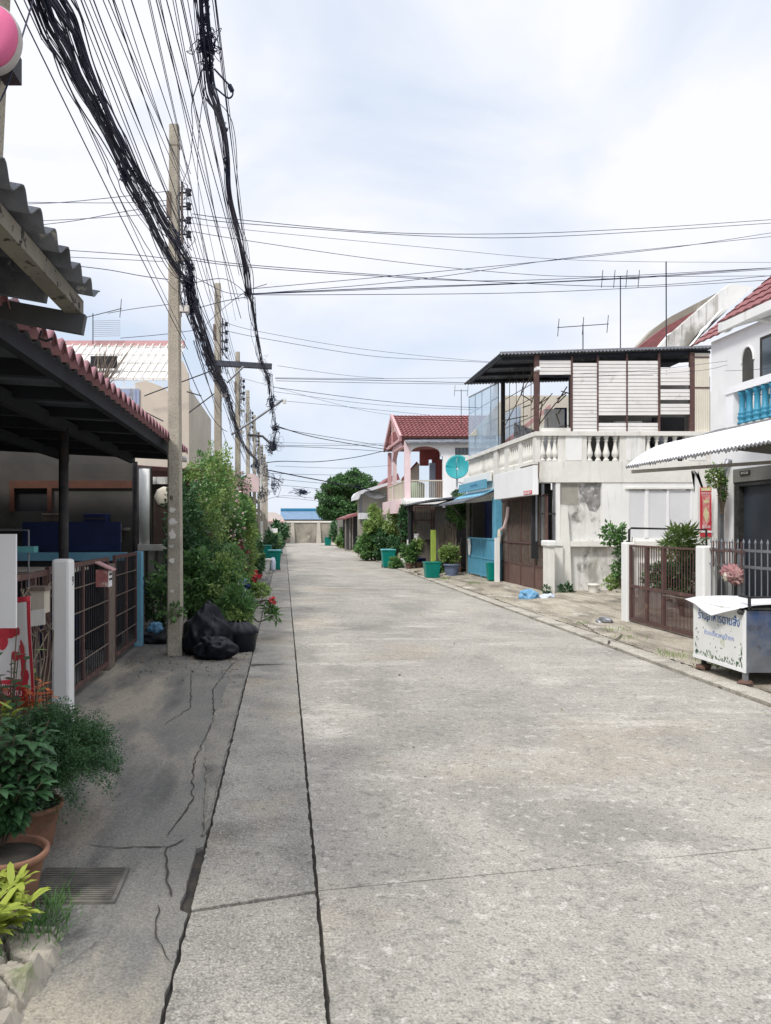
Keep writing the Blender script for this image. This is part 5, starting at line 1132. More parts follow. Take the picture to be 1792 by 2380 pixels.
for k, (x, y, r) in enumerate(((4.75,26.0,.22),(5.0,26.2,.28),(5.02,24.0,.16),(4.55,26.8,.18),(5.9,17.6,.12),(6.6,17.9,.16),(6.9,18.0,.12),(7.3,17.95,.2),(7.9,17.9,.22),(8.2,17.8,.2))): lump(MB(), (x,y,r*.3), (r,r*.8,r*.6), 14, .35, k+1, 2, 0).build('rock', rock_m, label=['low rock under the rusty gate plants','largest pale rock behind the lidless teal bin','rounded rock between teal tub and blue-grey pot','leftmost rock of the kerb heap','rock beside the grey-white bag','rock under the mouldy wall stain','dark pebble mound by the wall foot','rock left of the pale pot by the wall','rock right of the pale pot by the wall','rock at the lane corner behind the white pillar'][k], cat='rock')
t = pot('white_pot', 'pale square-ish pot at the foot of the stained side wall', bX(1381)*.97,17.9,.13,.33,oldwhite_m)
# ================================================================= UTILITY POLES
PZ = 6.83
def make_pole():
    t = thing('utility_pole', 'nearest concrete utility pole, rising beside the black bin bags', 'utility pole', (0,0,0), 'concrete utility poles down the left kerb')
    q = MB(); g = []
    for k in range(15):
        z = PZ*k/14; a = .098-.036*k/14; c = .018; sx = -.012*k/14
        g.append([Vector((x+sx, y, z)) for x, y in [(-a+c,-a),(a-c,-a),(a,-a+c),(a,a-c),(a-c,a),(-a+c,a),(-a,a-c),(-a,-a+c),(-a+c,-a)]])
    q.grid(g); n = len(q.v); q.f.append(tuple(range(14*9, 14*9+8))); q.build('shaft', pole_m, t)
    q = MB(); q.box(-.066,.062,-.066,.066,6.55,6.565); q.box(-.10,-.05,-.09,-.05,5.62,5.95); q.box(.075,.10,-.03,.03,5.3,6.1); q.build('bracket', rust_m, t)
    for z in (5.97,5.79,5.61,5.43):
        a = MB(); a.tube([(.06,0,z),(.16,0,z)], .012, 6); a.build('insulator_arm', iron_m, t)
        MB().lathe([(.012,-.045),(.04,-.035),(.028,-.012),(.03,.012),(.042,.035),(.012,.05)], (.175,0,z), 10).build('insulator', iron_m, t, smooth=True)
    q = MB()
    for k in range(14):
        a0 = random.uniform(-.09,.02); z = random.uniform(4.6,6.0); P = [Vector((.07, -.08, z))]
        for j in range(5): P.append(P[-1]+Vector((random.gauss(.015,.05), random.gauss(0,.02), random.gauss(-.08,.10))))
        q.tube(P, .006, 4, False)
    q.build('loose_wires', wire_m, t)
    bx(.05,.20,-.10,-.04,5.06,5.11).build('clamp', timber_m, t); bx(.06,.18,-.06,.02,4.42,4.50).build('clamp', oldwhite_m, t)
    return t
pole = make_pole()
pole_ys = [9.95,16.4,22.8,29.2,35.6,42,48.4,54.8,61.2]
far = dup(pole, (-1.40,16.4,0), 0, 'second utility pole, carrying the long wooden crossarm')
labs = ['third utility pole, the one right behind the crossarm pole','fourth utility pole counted from the black bags','fifth utility pole, beside the slanted tube lamp end','sixth utility pole in the receding row','seventh utility pole in the receding row','eighth utility pole in the receding row','farthest utility pole, nearest the lane end']
for y, lb in zip(pole_ys[2:], labs): dup(pole, (-1.36,y,0), random.uniform(-.05,.05), lb)
n0 = dup(pole, (-1.60,3.6,0), 0, 'utility pole at the left edge of the photo, behind the pink disc'); n0.rotation_euler = (0, R(3.2), 0)
pole.location = (-1.405,9.95,0); LOCS.pop('utility_pole', None)
text_part('8', .085, ink_m, pole, 'number', face_cam((-.035,-.0985,2.02)), .001, None)
for i, (px, py, w_, h_) in enumerate(((401,1185,16,12),(402,1213,20,16),(400,1243,15,24),(400,1270,17,9),(399,1303,14,12),(400,1374,10,8))):
    lx = (px-VX)*9.85/FL+1.405; lz = EYE+(VY-py)*9.85/FL; a = w_*.5*9.85/FL; b = h_*.5*9.85/FL; P = [(lx+a*math.cos(k*.7)*(1+.25*math.sin(k*3+i)), -.0995, lz+b*math.sin(k*.7)*(1+.3*math.cos(k*2+i))) for k in range(9)]
    MB().prism(P, (0,-.0012,0)).build('paper_scrap', stain2_m if i % 2 else oldwhite_m, pole)
t = thing('crossarm', 'dark wooden crossarm bolted to the second utility pole', 'crossarm', (-1, 16.25, 5.05))
bm(at(478,843,16.25), at(632,852,16.25), .11, .11).build('beam', mat('crossarm_wood', (.075,.08,.10), (.05,.055,.07), 6, .8), t)
MB().tube([at(566,852,16.2), at(527,890,16.2)], .022, 6).build('brace', grey_m, t)
t = thing('street_lamp', 'slanted tube lamp arm reaching from the far poles over the gutter', 'lamp', at(540,1008,22.6))
MB().tube([at(538,1010,22.7), at(600,970,22.5), at(658,929,22.3)], .035, 8).build('arm', grey_m, t); MB().tube([at(660,928,22.3), at(662,938,22.3)], .05, 8).build('end_cap', oldwhite_m, t)
t = thing('street_lamp', 'bent lamp bracket lower and farther than the slanted tube lamp', 'lamp', at(575,1010,29))
MB().tube([at(576,1010,29), at(610,1014,28.8), at(630,1032,28.6)], .045, 8).build('arm', iron_m, t); lump(MB(), at(634,1038,28.6), (.12,.12,.16), 12, .4, 3).build('head', iron_m, t)
# ================================================================= CABLES
CB = 'cables overhead'
def sag(p, q, d, n=10):
    p, q = Vector(p), Vector(q); return [p.lerp(q, k/n)-Vector((0,0,4*d*(k/n)*(1-k/n))) for k in range(n+1)]
def cable(pts, r, label, group, name='cable', n=4): MB().tube(pts, r, n, False).build(name, wire_m, label=label, cat='cable', group=group)
def pl(pts, X):
    """photo points along a line that runs parallel to the street at side distance X"""
    o = []
    for px, py in pts:
        Y = X*FL/(px-VX); o.append(at(px, py, Y))
    a, b = o[0], o[1]; o.insert(0, a+(a-b)*1.0*(1.2/max(.01, (a-b).length))); return o
def dense(pts, n):
    o = []; P = [pts[0]]+pts+[pts[-1]]
    for i in range(1, len(P)-2):
        a, b, c, d = P[i-1:i+3]
        for k in range(n):
            t = k/n; o.append(.5*((2*b)+(c-a)*t+(2*a-5*b+4*c-d)*t*t+(3*b-a-3*c+d)*t**3))
    o.append(pts[-1]); return o
def bundle(name, label, pts, strands, rad, r, tangles=(), seed=1, fray=0):
    t = thing(name, label, 'cable bundle', pts[1], 'thick cable bundles'); C = dense(pts, 8); q = MB(); rr = random.Random(seed); L_ = [0]
    for i in range(1, len(C)): L_.append(L_[-1]+(C[i]-C[i-1]).length)
    for s_ in range(strands):
        a = rr.uniform(0, 6.28); b = rr.uniform(.15, 1)**.6; loose = 1 if rr.random() > .33 else rr.uniform(1.6, 3.4); P = []
        for i, c in enumerate(C):
            w1 = noise.noise(Vector((s_*5.1, L_[i]*.55, seed))); w2 = noise.noise(Vector((s_*3.3+50, L_[i]*.55, seed)))
            x = (math.cos(a+L_[i]*.5)*b+w1*1.0)*rad*loose; z = (math.sin(a+L_[i]*.5)*b+w2*1.0)*rad*1.1*loose-(.03*(loose-1)*abs(math.sin(L_[i]*1.2)))
            P.append(c+Vector((x, 0, z)))
        q.tube(P, r*rr.uniform(.8, 1.5), 4, False)
    q.build('strands', wire_m, t)
    q = MB()
    for (i, k, sz) in tangles:
        c = pts[i]
        for j in range(k):
            P = [c, c+Vector((rr.gauss(0,.5), rr.gauss(0,.4), rr.gauss(0,.7)))*sz]
            for m_ in range(5): P.append(c+(P[-1]-c)*.7+Vector((rr.gauss(0,.35), rr.gauss(0,.3), rr.gauss(0,.5)))*sz)
            q.tube(dense(P, 4), r*.7, 4, False)
    if tangles: q.build('tangle', wire_m, t)
    return t
A_ = pl([(96,0),(114,50),(148,108),(181,181),(218,249),(255,319),(282,380),(291,413),(317,459),(346,511),(377,577),(418,638),(438,660),(446,718),(469,781),(491,851),(526,914),(561,1023),(602,1077)], -1.28)
B_ = pl([(138,0),(165,44),(181,94),(202,158),(232,229),(255,286),(286,346),(313,393),(346,445),(383,520),(426,589),(442,625),(450,700),(476,775),(500,850),(534,930)], -1.24)
bundle('cable_bundle', 'leftmost thick bundle of black cables running down to the knot on the first pole', A_, 26, .036, .0040, ((9,10,.05),(13,50,.09),(14,34,.08),(15,14,.05),(8,8,.04)), 2)
bundle('cable_bundle', 'second thick bundle of black cables just right of the leftmost one', B_, 24, .028, .0042, ((5,8,.04),(12,24,.06),(8,6,.04)), 5)
C_ = pl([(475,0),(478,47),(483,104),(486,152),(491,196),(507,244),(522,304),(529,364),(531,427),(541,491),(557,563),(570,627),(577,682),(586,709),(598,781),(610,845),(622,880),(626,917)], -.46)
bundle('cable_bundle', 'right-hand hanging bundle of black cables with a big knot near the top of the photo', C_, 19, .022, .0036, ((1,6,.03),(2,10,.04),(3,60,.060),(4,14,.035),(7,6,.03),(13,24,.06),(16,16,.09),(17,24,.14)), 9)
D_ = [at(618,860,16.3), at(626,880,19), at(631,944,21), at(640,992,24), at(636,1033,26)]
bundle('cable_bundle', 'thin trailing bundle hanging below the end of the crossarm', D_, 9, .05, .006, ((2,14,.14),(4,24,.22)), 4)
# loop of spliced cable
MB().tube(dense([at(498,160,4.6),at(516,180,4.6),at(533,198,4.6),at(541,208,4.6),at(540,222,4.6),at(533,228,4.6),at(524,224,4.6),at(505,208,4.6),at(492,198,4.7)], 4), .0055, 6).build('cable_loop', wire_m, label='loose loop of spliced cable sticking out right of the big knot', cat='cable')
MB().tube([at(533,198,4.6),at(540,212,4.6)], .014, 6).build('splice_box', wire_m, label='small dark splice at the end of the loose cable loop', cat='splice')
MB().tube(dense([at(507,236,4.9),at(512,262,5.1),at(522,304,5.5),at(526,345,5.9),at(529,362,6.1),at(519,370,6.1)], 4), .009, 6).build('splice_cable', wire_m, label='thicker kinked cable hanging in the right-hand bundle', cat='cable')
# fan of single wires
ORD = ['first','second','third','fourth','fifth','sixth','seventh','eighth','ninth','tenth','eleventh','twelfth','thirteenth','fourteenth','fifteenth','sixteenth','seventeenth']
FC = {}
FAN = [(40,(230,430),-1.55,(436,812)),(78,(248,430),-1.6,(432,790)),(185,None,-1.2,(438,640)),(193,None,-1.15,(440,655)),(203,None,-1.2,(443,575)),(218,None,-1.1,(443,560)),(222,None,-1.1,(446,600)),(247,None,-1.05,(443,468)),(262,None,-1.0,(443,432)),(266,None,-1.0,(446,560)),(272,None,-.98,(444,452)),(291,None,-.95,(444,478)),(309,None,-.92,(443,404)),
       (348,None,-.85,(520,760)),(353,None,-.84,(528,790)),(366,None,-.80,(560,740)),(373,None,-.78,(556,700)),(377,None,-.78,(534,760)),(390,None,-.74,(572,676)),(405,None,-.7,(540,700)),(412,None,-.66,(548,745)),(423,None,-.62,(570,672)),(428,None,-.6,(578,690)),(440,None,-.6,(556,640)),(454,None,-.52,(574,670)),(459,None,-.50,(566,610)),(497,None,-.42,(600,790)),(501,None,-.40,(575,640)),(504,None,-.40,(606,838))]
for i, (x0, mid, X0, e) in enumerate(FAN):
    Ya = X0*FL/(x0-VX); a = at(x0, 0, Ya); Ye = 9.95 if e[0] < 450 else 16.3
    if e[0] > 555: Ye = min(16.3, max(9.8, .46*FL/(VX-e[0])))
    b = at(e[0], e[1], Ye); a2 = a+(a-b)*.35
    P = sag(a2, b, .04+.02*(i % 3), 14)
    lab, grp = ('thin lone cable left of the thick bundles', 'pair of thin cables left of the bundles') if i < 2 else (('black cable of the middle fan ending at the first pole', 'middle fan of cables to the first pole') if e[0] < 450 else ('black cable of the fan passing right of the first pole', 'right fan of cables past the first pole'))
    FC[grp] = FC.get(grp, -1)+1; lab = lab.replace('black cable of', ORD[FC[grp]]+' black cable from the left in').replace('thin lone cable', 'thin lone %s cable' % ('outer' if FC[grp] == 0 else 'inner') if i < 2 else 'thin lone cable'); cable(P, .0034 if i % 3 else .0046, lab, grp)
for x0, e in ((478,(428,410)),(482,(455,420)),(486,(470,640)),(77,(0,230)),(80,(40,210))):
    pass
cable(dense([at(475,150,4.6),at(446,240,5.2),at(448,300,6.2),at(440,380,8),at(422,430,9.9)], 5), .004, 'loose cable swinging down from the big knot to the first pole top', None)
cable(dense([at(478,190,4.8),at(463,300,6.0),at(460,420,7.6),at(470,560,9.8),at(490,700,13)], 5), .0035, 'slack cable hanging almost straight down right of the first pole', None)
cable(dense([at(77,0,3.6),at(50,90,3.45),at(20,190,3.4),at(0,235,3.4)], 4), .004, 'short slack cable slipping behind the pink disc at the upper left', None)
# poles to poles: four power lines and three service drops per span
for i in range(len(pole_ys)-1):
    ya, yb = pole_ys[i], pole_ys[i+1]; xa = -1.405+.18 if i == 0 else -1.22; xb = -1.22
    grp = 'lines strung between the poles'; lab = 'fine power line strung from pole to pole down the left kerb'
    for z in (5.97,5.79,5.61,5.43): cable(sag((xa,ya,z), (xb,yb,z), .07, 6), .0048+.0006*i, lab, grp)
    if i < 5:
        for k in range(7):
            z = random.uniform(3.9,5.1); cable(sag((xa+random.uniform(-.1,.1),ya,z), (xb+random.uniform(-.1,.1),yb,z+random.uniform(-.25,.2)), random.uniform(.08,.3), 8), .006, 'dark slack cable low on the receding poles', 'slack cables low on the poles')
for i in range(9):
    a = at(random.uniform(440,452), random.uniform(660,760), 10.0); b = at(random.uniform(505,580), random.uniform(900,1090), random.uniform(17,28)); cable(sag(a, b, .1, 8), .006, 'dark slack cable low on the receding poles', 'slack cables low on the poles')
# tangled junctions on far poles
for k, (px, py, Y, sz) in enumerate(((596,1078,28,.22),(610,1150,36,.35),(632,930,22,.14),(640,995,24,.12),(640,1128,40,.4),(626,1040,29,.18))):
    q = MB(); c = at(px, py, Y)
    for j in range(26):
        P = [c+Vector((random.gauss(0,1),random.gauss(0,.5),random.gauss(0,1.0)))*sz*.5]
        for m_ in range(4): P.append(c+(P[-1]-c)*.8+Vector((random.gauss(0,.4),random.gauss(0,.3),random.gauss(-.05,.55)))*sz*.7)
        q.tube(dense(P, 3), .006+.0001*Y, 4, False)
    q.build('cable_tangle', wire_m, label=['cable tangle low on the third pole','cable tangle among the far left poles','cable knot just below the crossarm end','cable knot hanging beneath the slanted tube lamp','far cable tangle level with the pink band','cable tangle at the bent lamp bracket'][k], cat='cable tangle')
q = MB(); lump(q, at(704,1143,45), (.22,.08,.11), 16, .6, 4, 3)
for j in range(14):
    c = at(702,1144,45); P = [c+Vector((random.gauss(0,.35),0,random.gauss(0,.12))) for m_ in range(4)]; q.tube(dense(P,3), .010, 4, False)
q.build('splice_bundle', wire_m, label='small dark cable splice hanging in mid air over the lane end', cat='splice')
# crossing wires to the right hand houses
CC = {}
def cross(pts, Ya, Yb, r, lab, grp):
    if grp:
        k = CC.get(grp, -1)+1; CC[grp] = k
        if not grp.startswith('wires'): lab = ORD[k]+' from the top: '+lab
    xa, xb = pts[0][0], pts[-1][0]; P = dense([at(px, py, 1/((1/Ya)+((1/Yb)-(1/Ya))*(px-xa)/(xb-xa))) for px, py in pts], 6); cable(P, r, lab, grp)
G1 = ('long cable from the first pole to the right edge', 'cables across the sky to the right edge')
for pts, r in (([(447,497),(560,511),(890,540),(1200,543),(1500,530),(1800,510)], .0048), ([(447,505),(560,519),(1000,549),(1300,549),(1800,518)], .0048), ([(447,519),(560,533),(1000,576),(1350,605),(1800,610)], .003), ([(447,538),(560,557),(900,606),(1200,636),(1400,643),(1800,641)], .004),
               ([(442,598),(560,614),(900,640),(1250,660),(1500,664),(1800,640)], .005), ([(442,604),(560,619),(850,640),(1200,652),(1800,622)], .005)): cross(pts, 9.95, 13, r, *G1)
G2 = ('cable from the hanging knot to the right edge', 'cables from the knot to the right edge')
for pts, r in (([(577,672),(915,641),(1336,600),(1573,574),(1800,540)], .0045), ([(577,684),(952,652),(1300,602),(1550,575),(1800,549)], .0045), ([(577,683),(915,668),(1237,657),(1500,643),(1800,622)], .006), ([(577,684),(915,671),(1237,658),(1500,645),(1800,625)], .005), ([(577,685),(760,685),(1188,681),(1500,668),(1800,650)], .0048)): cross(pts, 9.8, 13, r, *G2)
G3 = ('fine cable from the crossarm to the terrace roof', 'cables to the terrace roof')
for pts, r in (([(530,752),(600,770),(804,806),(1000,829),(1150,842)], .0045), ([(530,770),(620,788),(850,826),(1000,836),(1150,843)], .0055), ([(645,850),(800,872),(900,880)], .005)): cross(pts, 16.4, 21.5, r, *G3)
G4 = ('cable of the level sheaf reaching the clear sheeting', 'level sheaf of cables to the blue house')
for pts, r in (([(640,878),(870,880),(1100,878)], .006), ([(640,880),(870,884),(1100,890)], .009), ([(642,885),(870,890),(1100,893)], .007), ([(636,900),(850,928),(1000,942),(1120,948)], .008), ([(636,910),(850,938),(1000,948),(1100,952)], .005), ([(560,878),(640,900),(850,955),(1010,975)], .004), ([(640,930),(800,945),(1000,965)], .005)): cross(pts, 20, 24, r, *G4)
G5 = ('distant cable toward the pink-columned house', 'distant cables to the pink-columned house')
for pts, r in (([(642,990),(740,1018),(900,1045)], .018), ([(642,992),(700,1005),(900,1038)], .012), ([(632,1034),(740,1036),(905,1034)], .011), ([(634,1037),(760,1041),(905,1050)], .013), ([(620,1075),(660,1072),(740,1073),(830,1062),(905,1045)], .018), ([(640,1083),(800,1088),(905,1082)], .008), ([(630,1028),(800,1032),(905,1030)], .007)): cross(pts, 26, 37, r, *G5)
G6 = ('dark cable low across the far lane', 'far low cables across the lane')
for pts, r in (([(620,1092),(700,1108),(800,1127),(880,1143)], .032), ([(612,1105),(640,1112),(656,1122)], .03), ([(630,1100),(720,1103),(850,1105)], .012), ([(630,1112),(760,1124),(850,1128)], .012), ([(630,1128),(680,1130),(760,1138)], .012), ([(600,1170),(660,1152),(760,1162)], .010), ([(640,1155),(700,1160),(780,1170)], .010)): cross(pts, 34, 42, r, *G6)
# left side small drops
G7 = ('thin cable crossing behind the first pole', 'thin cables left of the first pole')
for pts, r in (([(60,474),(150,470),(300,455),(440,438)], .0055), ([(60,470),(160,471),(300,471),(440,462)], .005), ([(100,522),(180,512),(300,490),(440,470)], .0055), ([(100,513),(200,508),(320,500),(440,485)], .005), ([(130,580),(250,588),(350,596),(440,610)], .006), ([(150,597),(260,602),(380,608)], .005), ([(150,615),(250,627),(340,643),(440,655)], .007), ([(250,728),(330,715),(460,700)], .005), ([(280,786),(380,777),(470,765)], .005), ([(450,800),(478,755),(560,685),(620,660)], .006), ([(440,660),(520,648),(575,684)], .006), ([(445,720),(520,700),(575,690)], .006), ([(447,640),(520,678),(577,684)], .006)): cross(pts, 13, 12, r, *G7)
q = MB()
for a, b in ((.07,.35),(.2,.5)): pass
# terrace service wires
cross([(1310,870),(1480,862),(1600,850),(1690,839)], 18.2, 14.5, .004, 'thin wire strung across the terrace slats to the arched niche', 'wires along the terrace front')
cross([(1280,878),(1450,872),(1620,862),(1690,848)], 18.2, 14.5, .004, 'thin wire strung across the terrace slats to the arched niche', 'wires along the terrace front')
cross([(1685,862),(1740,860),(1790,855)], 14.6, 12, .005, 'short wire pinned to the near house beside the niche', None)
# ================================================================= VEGETATION
def shrub(name, lab, cat, parts, stem=None, mat2=None, group=None):
    c = parts[0][0]; t = thing(name, lab, cat, (c[0], c[1], 0), group)
    q = MB(); stems(q, (c[0], c[1], 0) if not stem else stem[0], (c[0], c[1], c[2]) if not stem else stem[1], 7, .014, (parts[0][1][0]+parts[0][1][2])*.4); q.build('stems', bark_m, t)
    by = {}
    for k, p in enumerate(parts):
        (c, r, n, s, m) = p[:5]; wd_ = p[5] if len(p) > 5 else .5; by.setdefault(m.name, (m, MB())); crown(by[m.name][1], c, r, n, s, k*1.7+len(lab), wid=wd_)
    for nm, (m, mb) in by.items(): mb.build('flowers' if nm.startswith('flower') else 'foliage', m, t)
    return t
shrub('creeper', 'tall flowering creeper covering the fence right behind the first pole', 'shrub', [
    ((-1.40,13.2,1.95), (.60,1.4,.98), 6500, .062, lf_mid), ((-1.20,13.6,2.45), (.52,1.2,.72), 5200, .062, lf_light), ((-1.55,12.2,1.5), (.40,.9,1.0), 3000, .075, lf_dark), ((-1.15,12.6,1.75), (.45,.8,.7), 1500, .055, lf_light),
    ((-1.2,13.2,2.2), (.55,1.0,.75), 150, .035, fl_pink, .9), ((-1.2,12.9,1.9), (.55,.9,.6), 40, .05, fl_white, .9)], ((-1.6,13,0),(-1.4,13.2,2.6)))
shrub('shrub', 'dark leafy shrub behind the black bin bags', 'shrub', [((-1.20,11.8,.85), (.56,.9,.80), 3600, .080, lf_dark), ((-.95,11.6,.80), (.50,.8,.66), 6500, .060, lf_mid), ((-.90,11.3,.85), (.42,.6,.55), 1300, .055, lf_light), ((-1.25,11.1,.9), (.30,.3,.5), 900, .09, lf_mid)])
shrub('shrub', 'grassy low plant spilling over the black lined planter', 'plant', [((-.68,10.75,.52), (.30,.35,.34), 2200, .10, lf_mid, .2), ((-.62,10.5,.40), (.22,.2,.18), 500, .05, lf_light)])
shrub('shrub', 'yellow-green and maroon bushes between the second and third poles', 'shrub', [((-1.15,17.5,1.45), (.46,2.0,1.30), 7500, .10, lf_mid), ((-.95,18.3,1.45), (.40,1.8,1.05), 5200, .10, lf_light), ((-.98,16.0,1.0), (.24,.8,.45), 420, .10, lf_red), ((-1.0,16.2,1.4), (.3,1.2,.8), 60, .06, fl_pink, .9)])
shrub('shrub', 'dense green bush near the third pole on the left kerb', 'shrub', [((-.98,22.5,.95), (.40,2.4,.95), 5000, .14, lf_mid), ((-.85,21.8,.75), (.30,1.8,.7), 2200, .13, lf_dark), ((-.75,20.4,.3), (.14,.3,.25), 60, .09, fl_red, .9)])
shrub('shrub', 'pale flowering bushes higher up around the second pole', 'shrub', [((-1.55,19.0,2.2), (.35,1.8,.8), 1900, .10, lf_light), ((-1.3,18,2.3), (.3,1.2,.6), 110, .08, fl_pink, .9), ((-1.30,22,2.85), (.34,.7,.40), 700, .10, lf_mid), ((-1.22,21.6,2.8), (.30,.6,.4), 120, .08, fl_pink, .9), ((-1.12,22.5,2.1), (.25,.9,.5), 900, .11, lf_light)])
shrub('shrub', 'dark green plants around the far left bins', 'plant', [((-.65,38,.75), (.35,2,.75), 1500, .22, lf_dark), ((-.45,45,.6), (.4,3,.7), 900, .25, lf_dark), ((-.5,40,.9), (.3,1.5,.4), 300, .2, lf_light)])
shrub('shrub', 'dark bush against the end wall on the left', 'plant', [((-.45,66,1.1), (.95,1.6,1.2), 1300, .35, lf_dark)])
shrub('shrub', 'shaded leafy weeds in the dark gap left of the first pole', 'plant', [((-1.85,11.7,.6), (.30,.5,.6), 1000, .08, lf_dark), ((-1.78,11.2,.75), (.20,.3,.50), 260, .10, lf_mid)])
q = MB(); crown(q, (-1.38,9.78,.57), (.18,.08,.10), 90, .07, 4); q.build('sprig', lf_mid, label='small green sprig growing out in front of the first pole foot', cat='plant')
# bare wispy tree behind
t = thing('wispy_tree', 'thin grey leafless tree behind the cream trellis house', 'tree', (-4.2, 38, 0)); q = MB()
for k in range(60):
    b = Vector((-4.4+random.uniform(-.5,.9),38,3.5)); P = [b]
    for j in range(4): P.append(P[-1]+Vector((random.gauss(0,.28),random.gauss(0,.2),random.uniform(.3,.75))))
    q.tube(P, [.03,.025,.02,.014,.01], 4, False)
q.build('limbs', twig_m, t); MB().tube([(-4.2,38,0),(-4.2,38,4.2)], .1, 8).build('trunk', bark_m, t); q = MB(); crown(q, (-4.2,38,5.6), (1.0,.7,1.0), 420, .10, 3); q.build('crown', lf_mid, t)
# flowering plant at the right of the planter
t = thing('flowering_plant', 'spindly adenium with red flowers and pointed leaf clusters leaning over the gutter', 'plant', (-.62, 11.6, 0))
tw = MB(); fo = MB(); fl = MB(); fg = MB()
for (pts, kind) in (([(580,1460),(590,1420),(612,1397),(630,1396)],'f'), ([(580,1460),(586,1410),(583,1370)],'l'), ([(585,1430),(600,1445),(620,1438),(636,1432)],'l'), ([(583,1420),(600,1400),(622,1396),(628,1412)],'l'), ([(580,1460),(575,1440),(566,1425)],'l'), ([(584,1400),(597,1365),(612,1372)],'y')):
    P = [at(a, b, 11.5) for a, b in pts]; P = dense(P, 4); tw.tube(P, [.016-.011*k/len(P) for k in range(len(P))], 6)
    e = P[-1]
    if kind == 'f': crown(fl, e+Vector((.02,0,.01)), (.05,.05,.05), 60, .04, 2, wid=.9); crown(fo, e-Vector((0,0,.06)), (.06,.05,.05), 50, .07, 3)
    elif kind == 'l': crown(fo, e, (.10,.08,.08), 90, .10, 5, wid=.28)
    else: crown(fg, e+Vector((-.05,0,0)), (.20,.15,.10), 420, .06, 6)
tw.build('stems', bark_m, t); fo.build('foliage', lf_mid, t); fl.build('flowers', fl_red, t); fg.build('pale_foliage', lf_light, t)
t = thing('bottle_cluster', 'bunch of crumpled blue and white plastic hung in the shrub above the planter', 'plastic bundle', (-.62, 11.4, .6))
for k in range(10): lump(MB(), at(random.uniform(560,576), 1350+k*5.5, 11.4), (.05,.05,.035), 10, .5, k, 3).build('scrap', (bagb_m, cleanw_m, navy_m)[k % 3], t)
# right side greenery
def sc(px, py, Y): return tuple(at(px, py, Y))
shrub('bush', 'large yellow-green bush before the old grey house', 'shrub', [(sc(872,1238,38), (.62,1.4,1.15), 3600, .17, lf_light), (sc(858,1265,38), (.75,1.2,.75), 3600, .16, lf_mid), (sc(895,1262,37), (.85,1.2,.85), 4200, .15, lf_dark), (sc(868,1192,39), (.35,.6,.5), 600, .16, lf_light)])
shrub('climber', 'very dark climbing plant up the wall left of the rusty gate', 'shrub', [(sc(945,1218,33.5), (.42,.5,.95), 4200, .12, lf_dark), (sc(925,1265,34), (.5,.6,.55), 2000, .13, lf_dark), (sc(915,1215,36), (.45,.5,.8), 1000, .14, lf_light)])
shrub('potted_plant', 'airy green plant in the brown pots below the white mailbox', 'plant', [(sc(955,1285,29.9), (.42,.4,.42), 1500, .13, lf_mid), (sc(970,1268,30), (.25,.3,.3), 500, .12, lf_light)])
shrub('potted_plant', 'drooping palm-like leaves beside the lidded bin on the right', 'plant', [(sc(920,1310,30.5), (.22,.25,.22), 650, .18, lf_mid, .22)])
shrub('potted_plant', 'yellow-green bushy plant growing from the blue-grey tub', 'plant', [(sc(1042,1290,25), (.34,.3,.34), 1800, .12, lf_light), (sc(1025,1318,25.3), (.3,.2,.25), 700, .10, lf_mid)])
shrub('hanging_creeper', 'thick green creeper hanging under the dark porch sheet', 'creeper', [(sc(1068,1192,26.6), (.38,1.1,.62), 4600, .11, lf_mid), (sc(1072,1170,27), (.4,1.0,.5), 2500, .10, lf_dark), (sc(1055,1180,27.5), (.25,1,.5), 1500, .10, lf_dark)], ((6,27,1.2),(6,27,2.3)))
shrub('bush', 'low rounded bushes by the dark shed on the far right', 'shrub', [(sc(806,1252,60), (.85,1.6,.95), 1500, .26, lf_mid), (sc(800,1262,60), (.7,1.0,.55), 800, .24, lf_light), (sc(782,1235,68), (.6,1.0,1.1), 700, .3, lf_dark)])
shrub('climber', 'wiry climber standing before the white side wall near the pillar', 'plant', [(sc(1425,1240,15.5), (.26,.2,.26), 420, .10, lf_mid), (sc(1445,1275,15.5), (.16,.15,.35), 220, .09, lf_mid), (sc(1440,1320,15.5), (.16,.15,.22), 260, .09, lf_mid), (sc(1425,1352,15.8), (.24,.2,.14), 420, .08, lf_light)], ((bX(1445)*.85,15.5,0),(bX(1440)*.85,15.5,1.4)))
shrub('plant', 'fern-like plants growing behind the maroon gate', 'plant', [(sc(1585,1270,13.9), (.40,.3,.42), 800, .17, lf_light, .22), (sc(1570,1340,13.6), (.55,.3,.42), 2000, .09, lf_dark), (sc(1590,1258,13.9), (.2,.2,.2), 220, .16, lf_light, .25)])
shrub('creeper', 'creeper with drying leaves on the partition above the red poster', 'creeper', [(sc(1664,1105,14.6), (.20,.1,.26), 600, .065, lf_light), (sc(1680,1140,14.6), (.08,.08,.26), 260, .06, lf_mid)], ((8.3,14.6,1.9),(8.2,14.6,2.7)))
shrub('weed', 'dark weeds at the foot of the white buttress', 'plant', [(sc(1318,1372,17.9), (.20,.15,.2), 500, .07, lf_dark), (sc(1270,1375,17.7), (.12,.1,.18), 260, .06, lf_dark)])
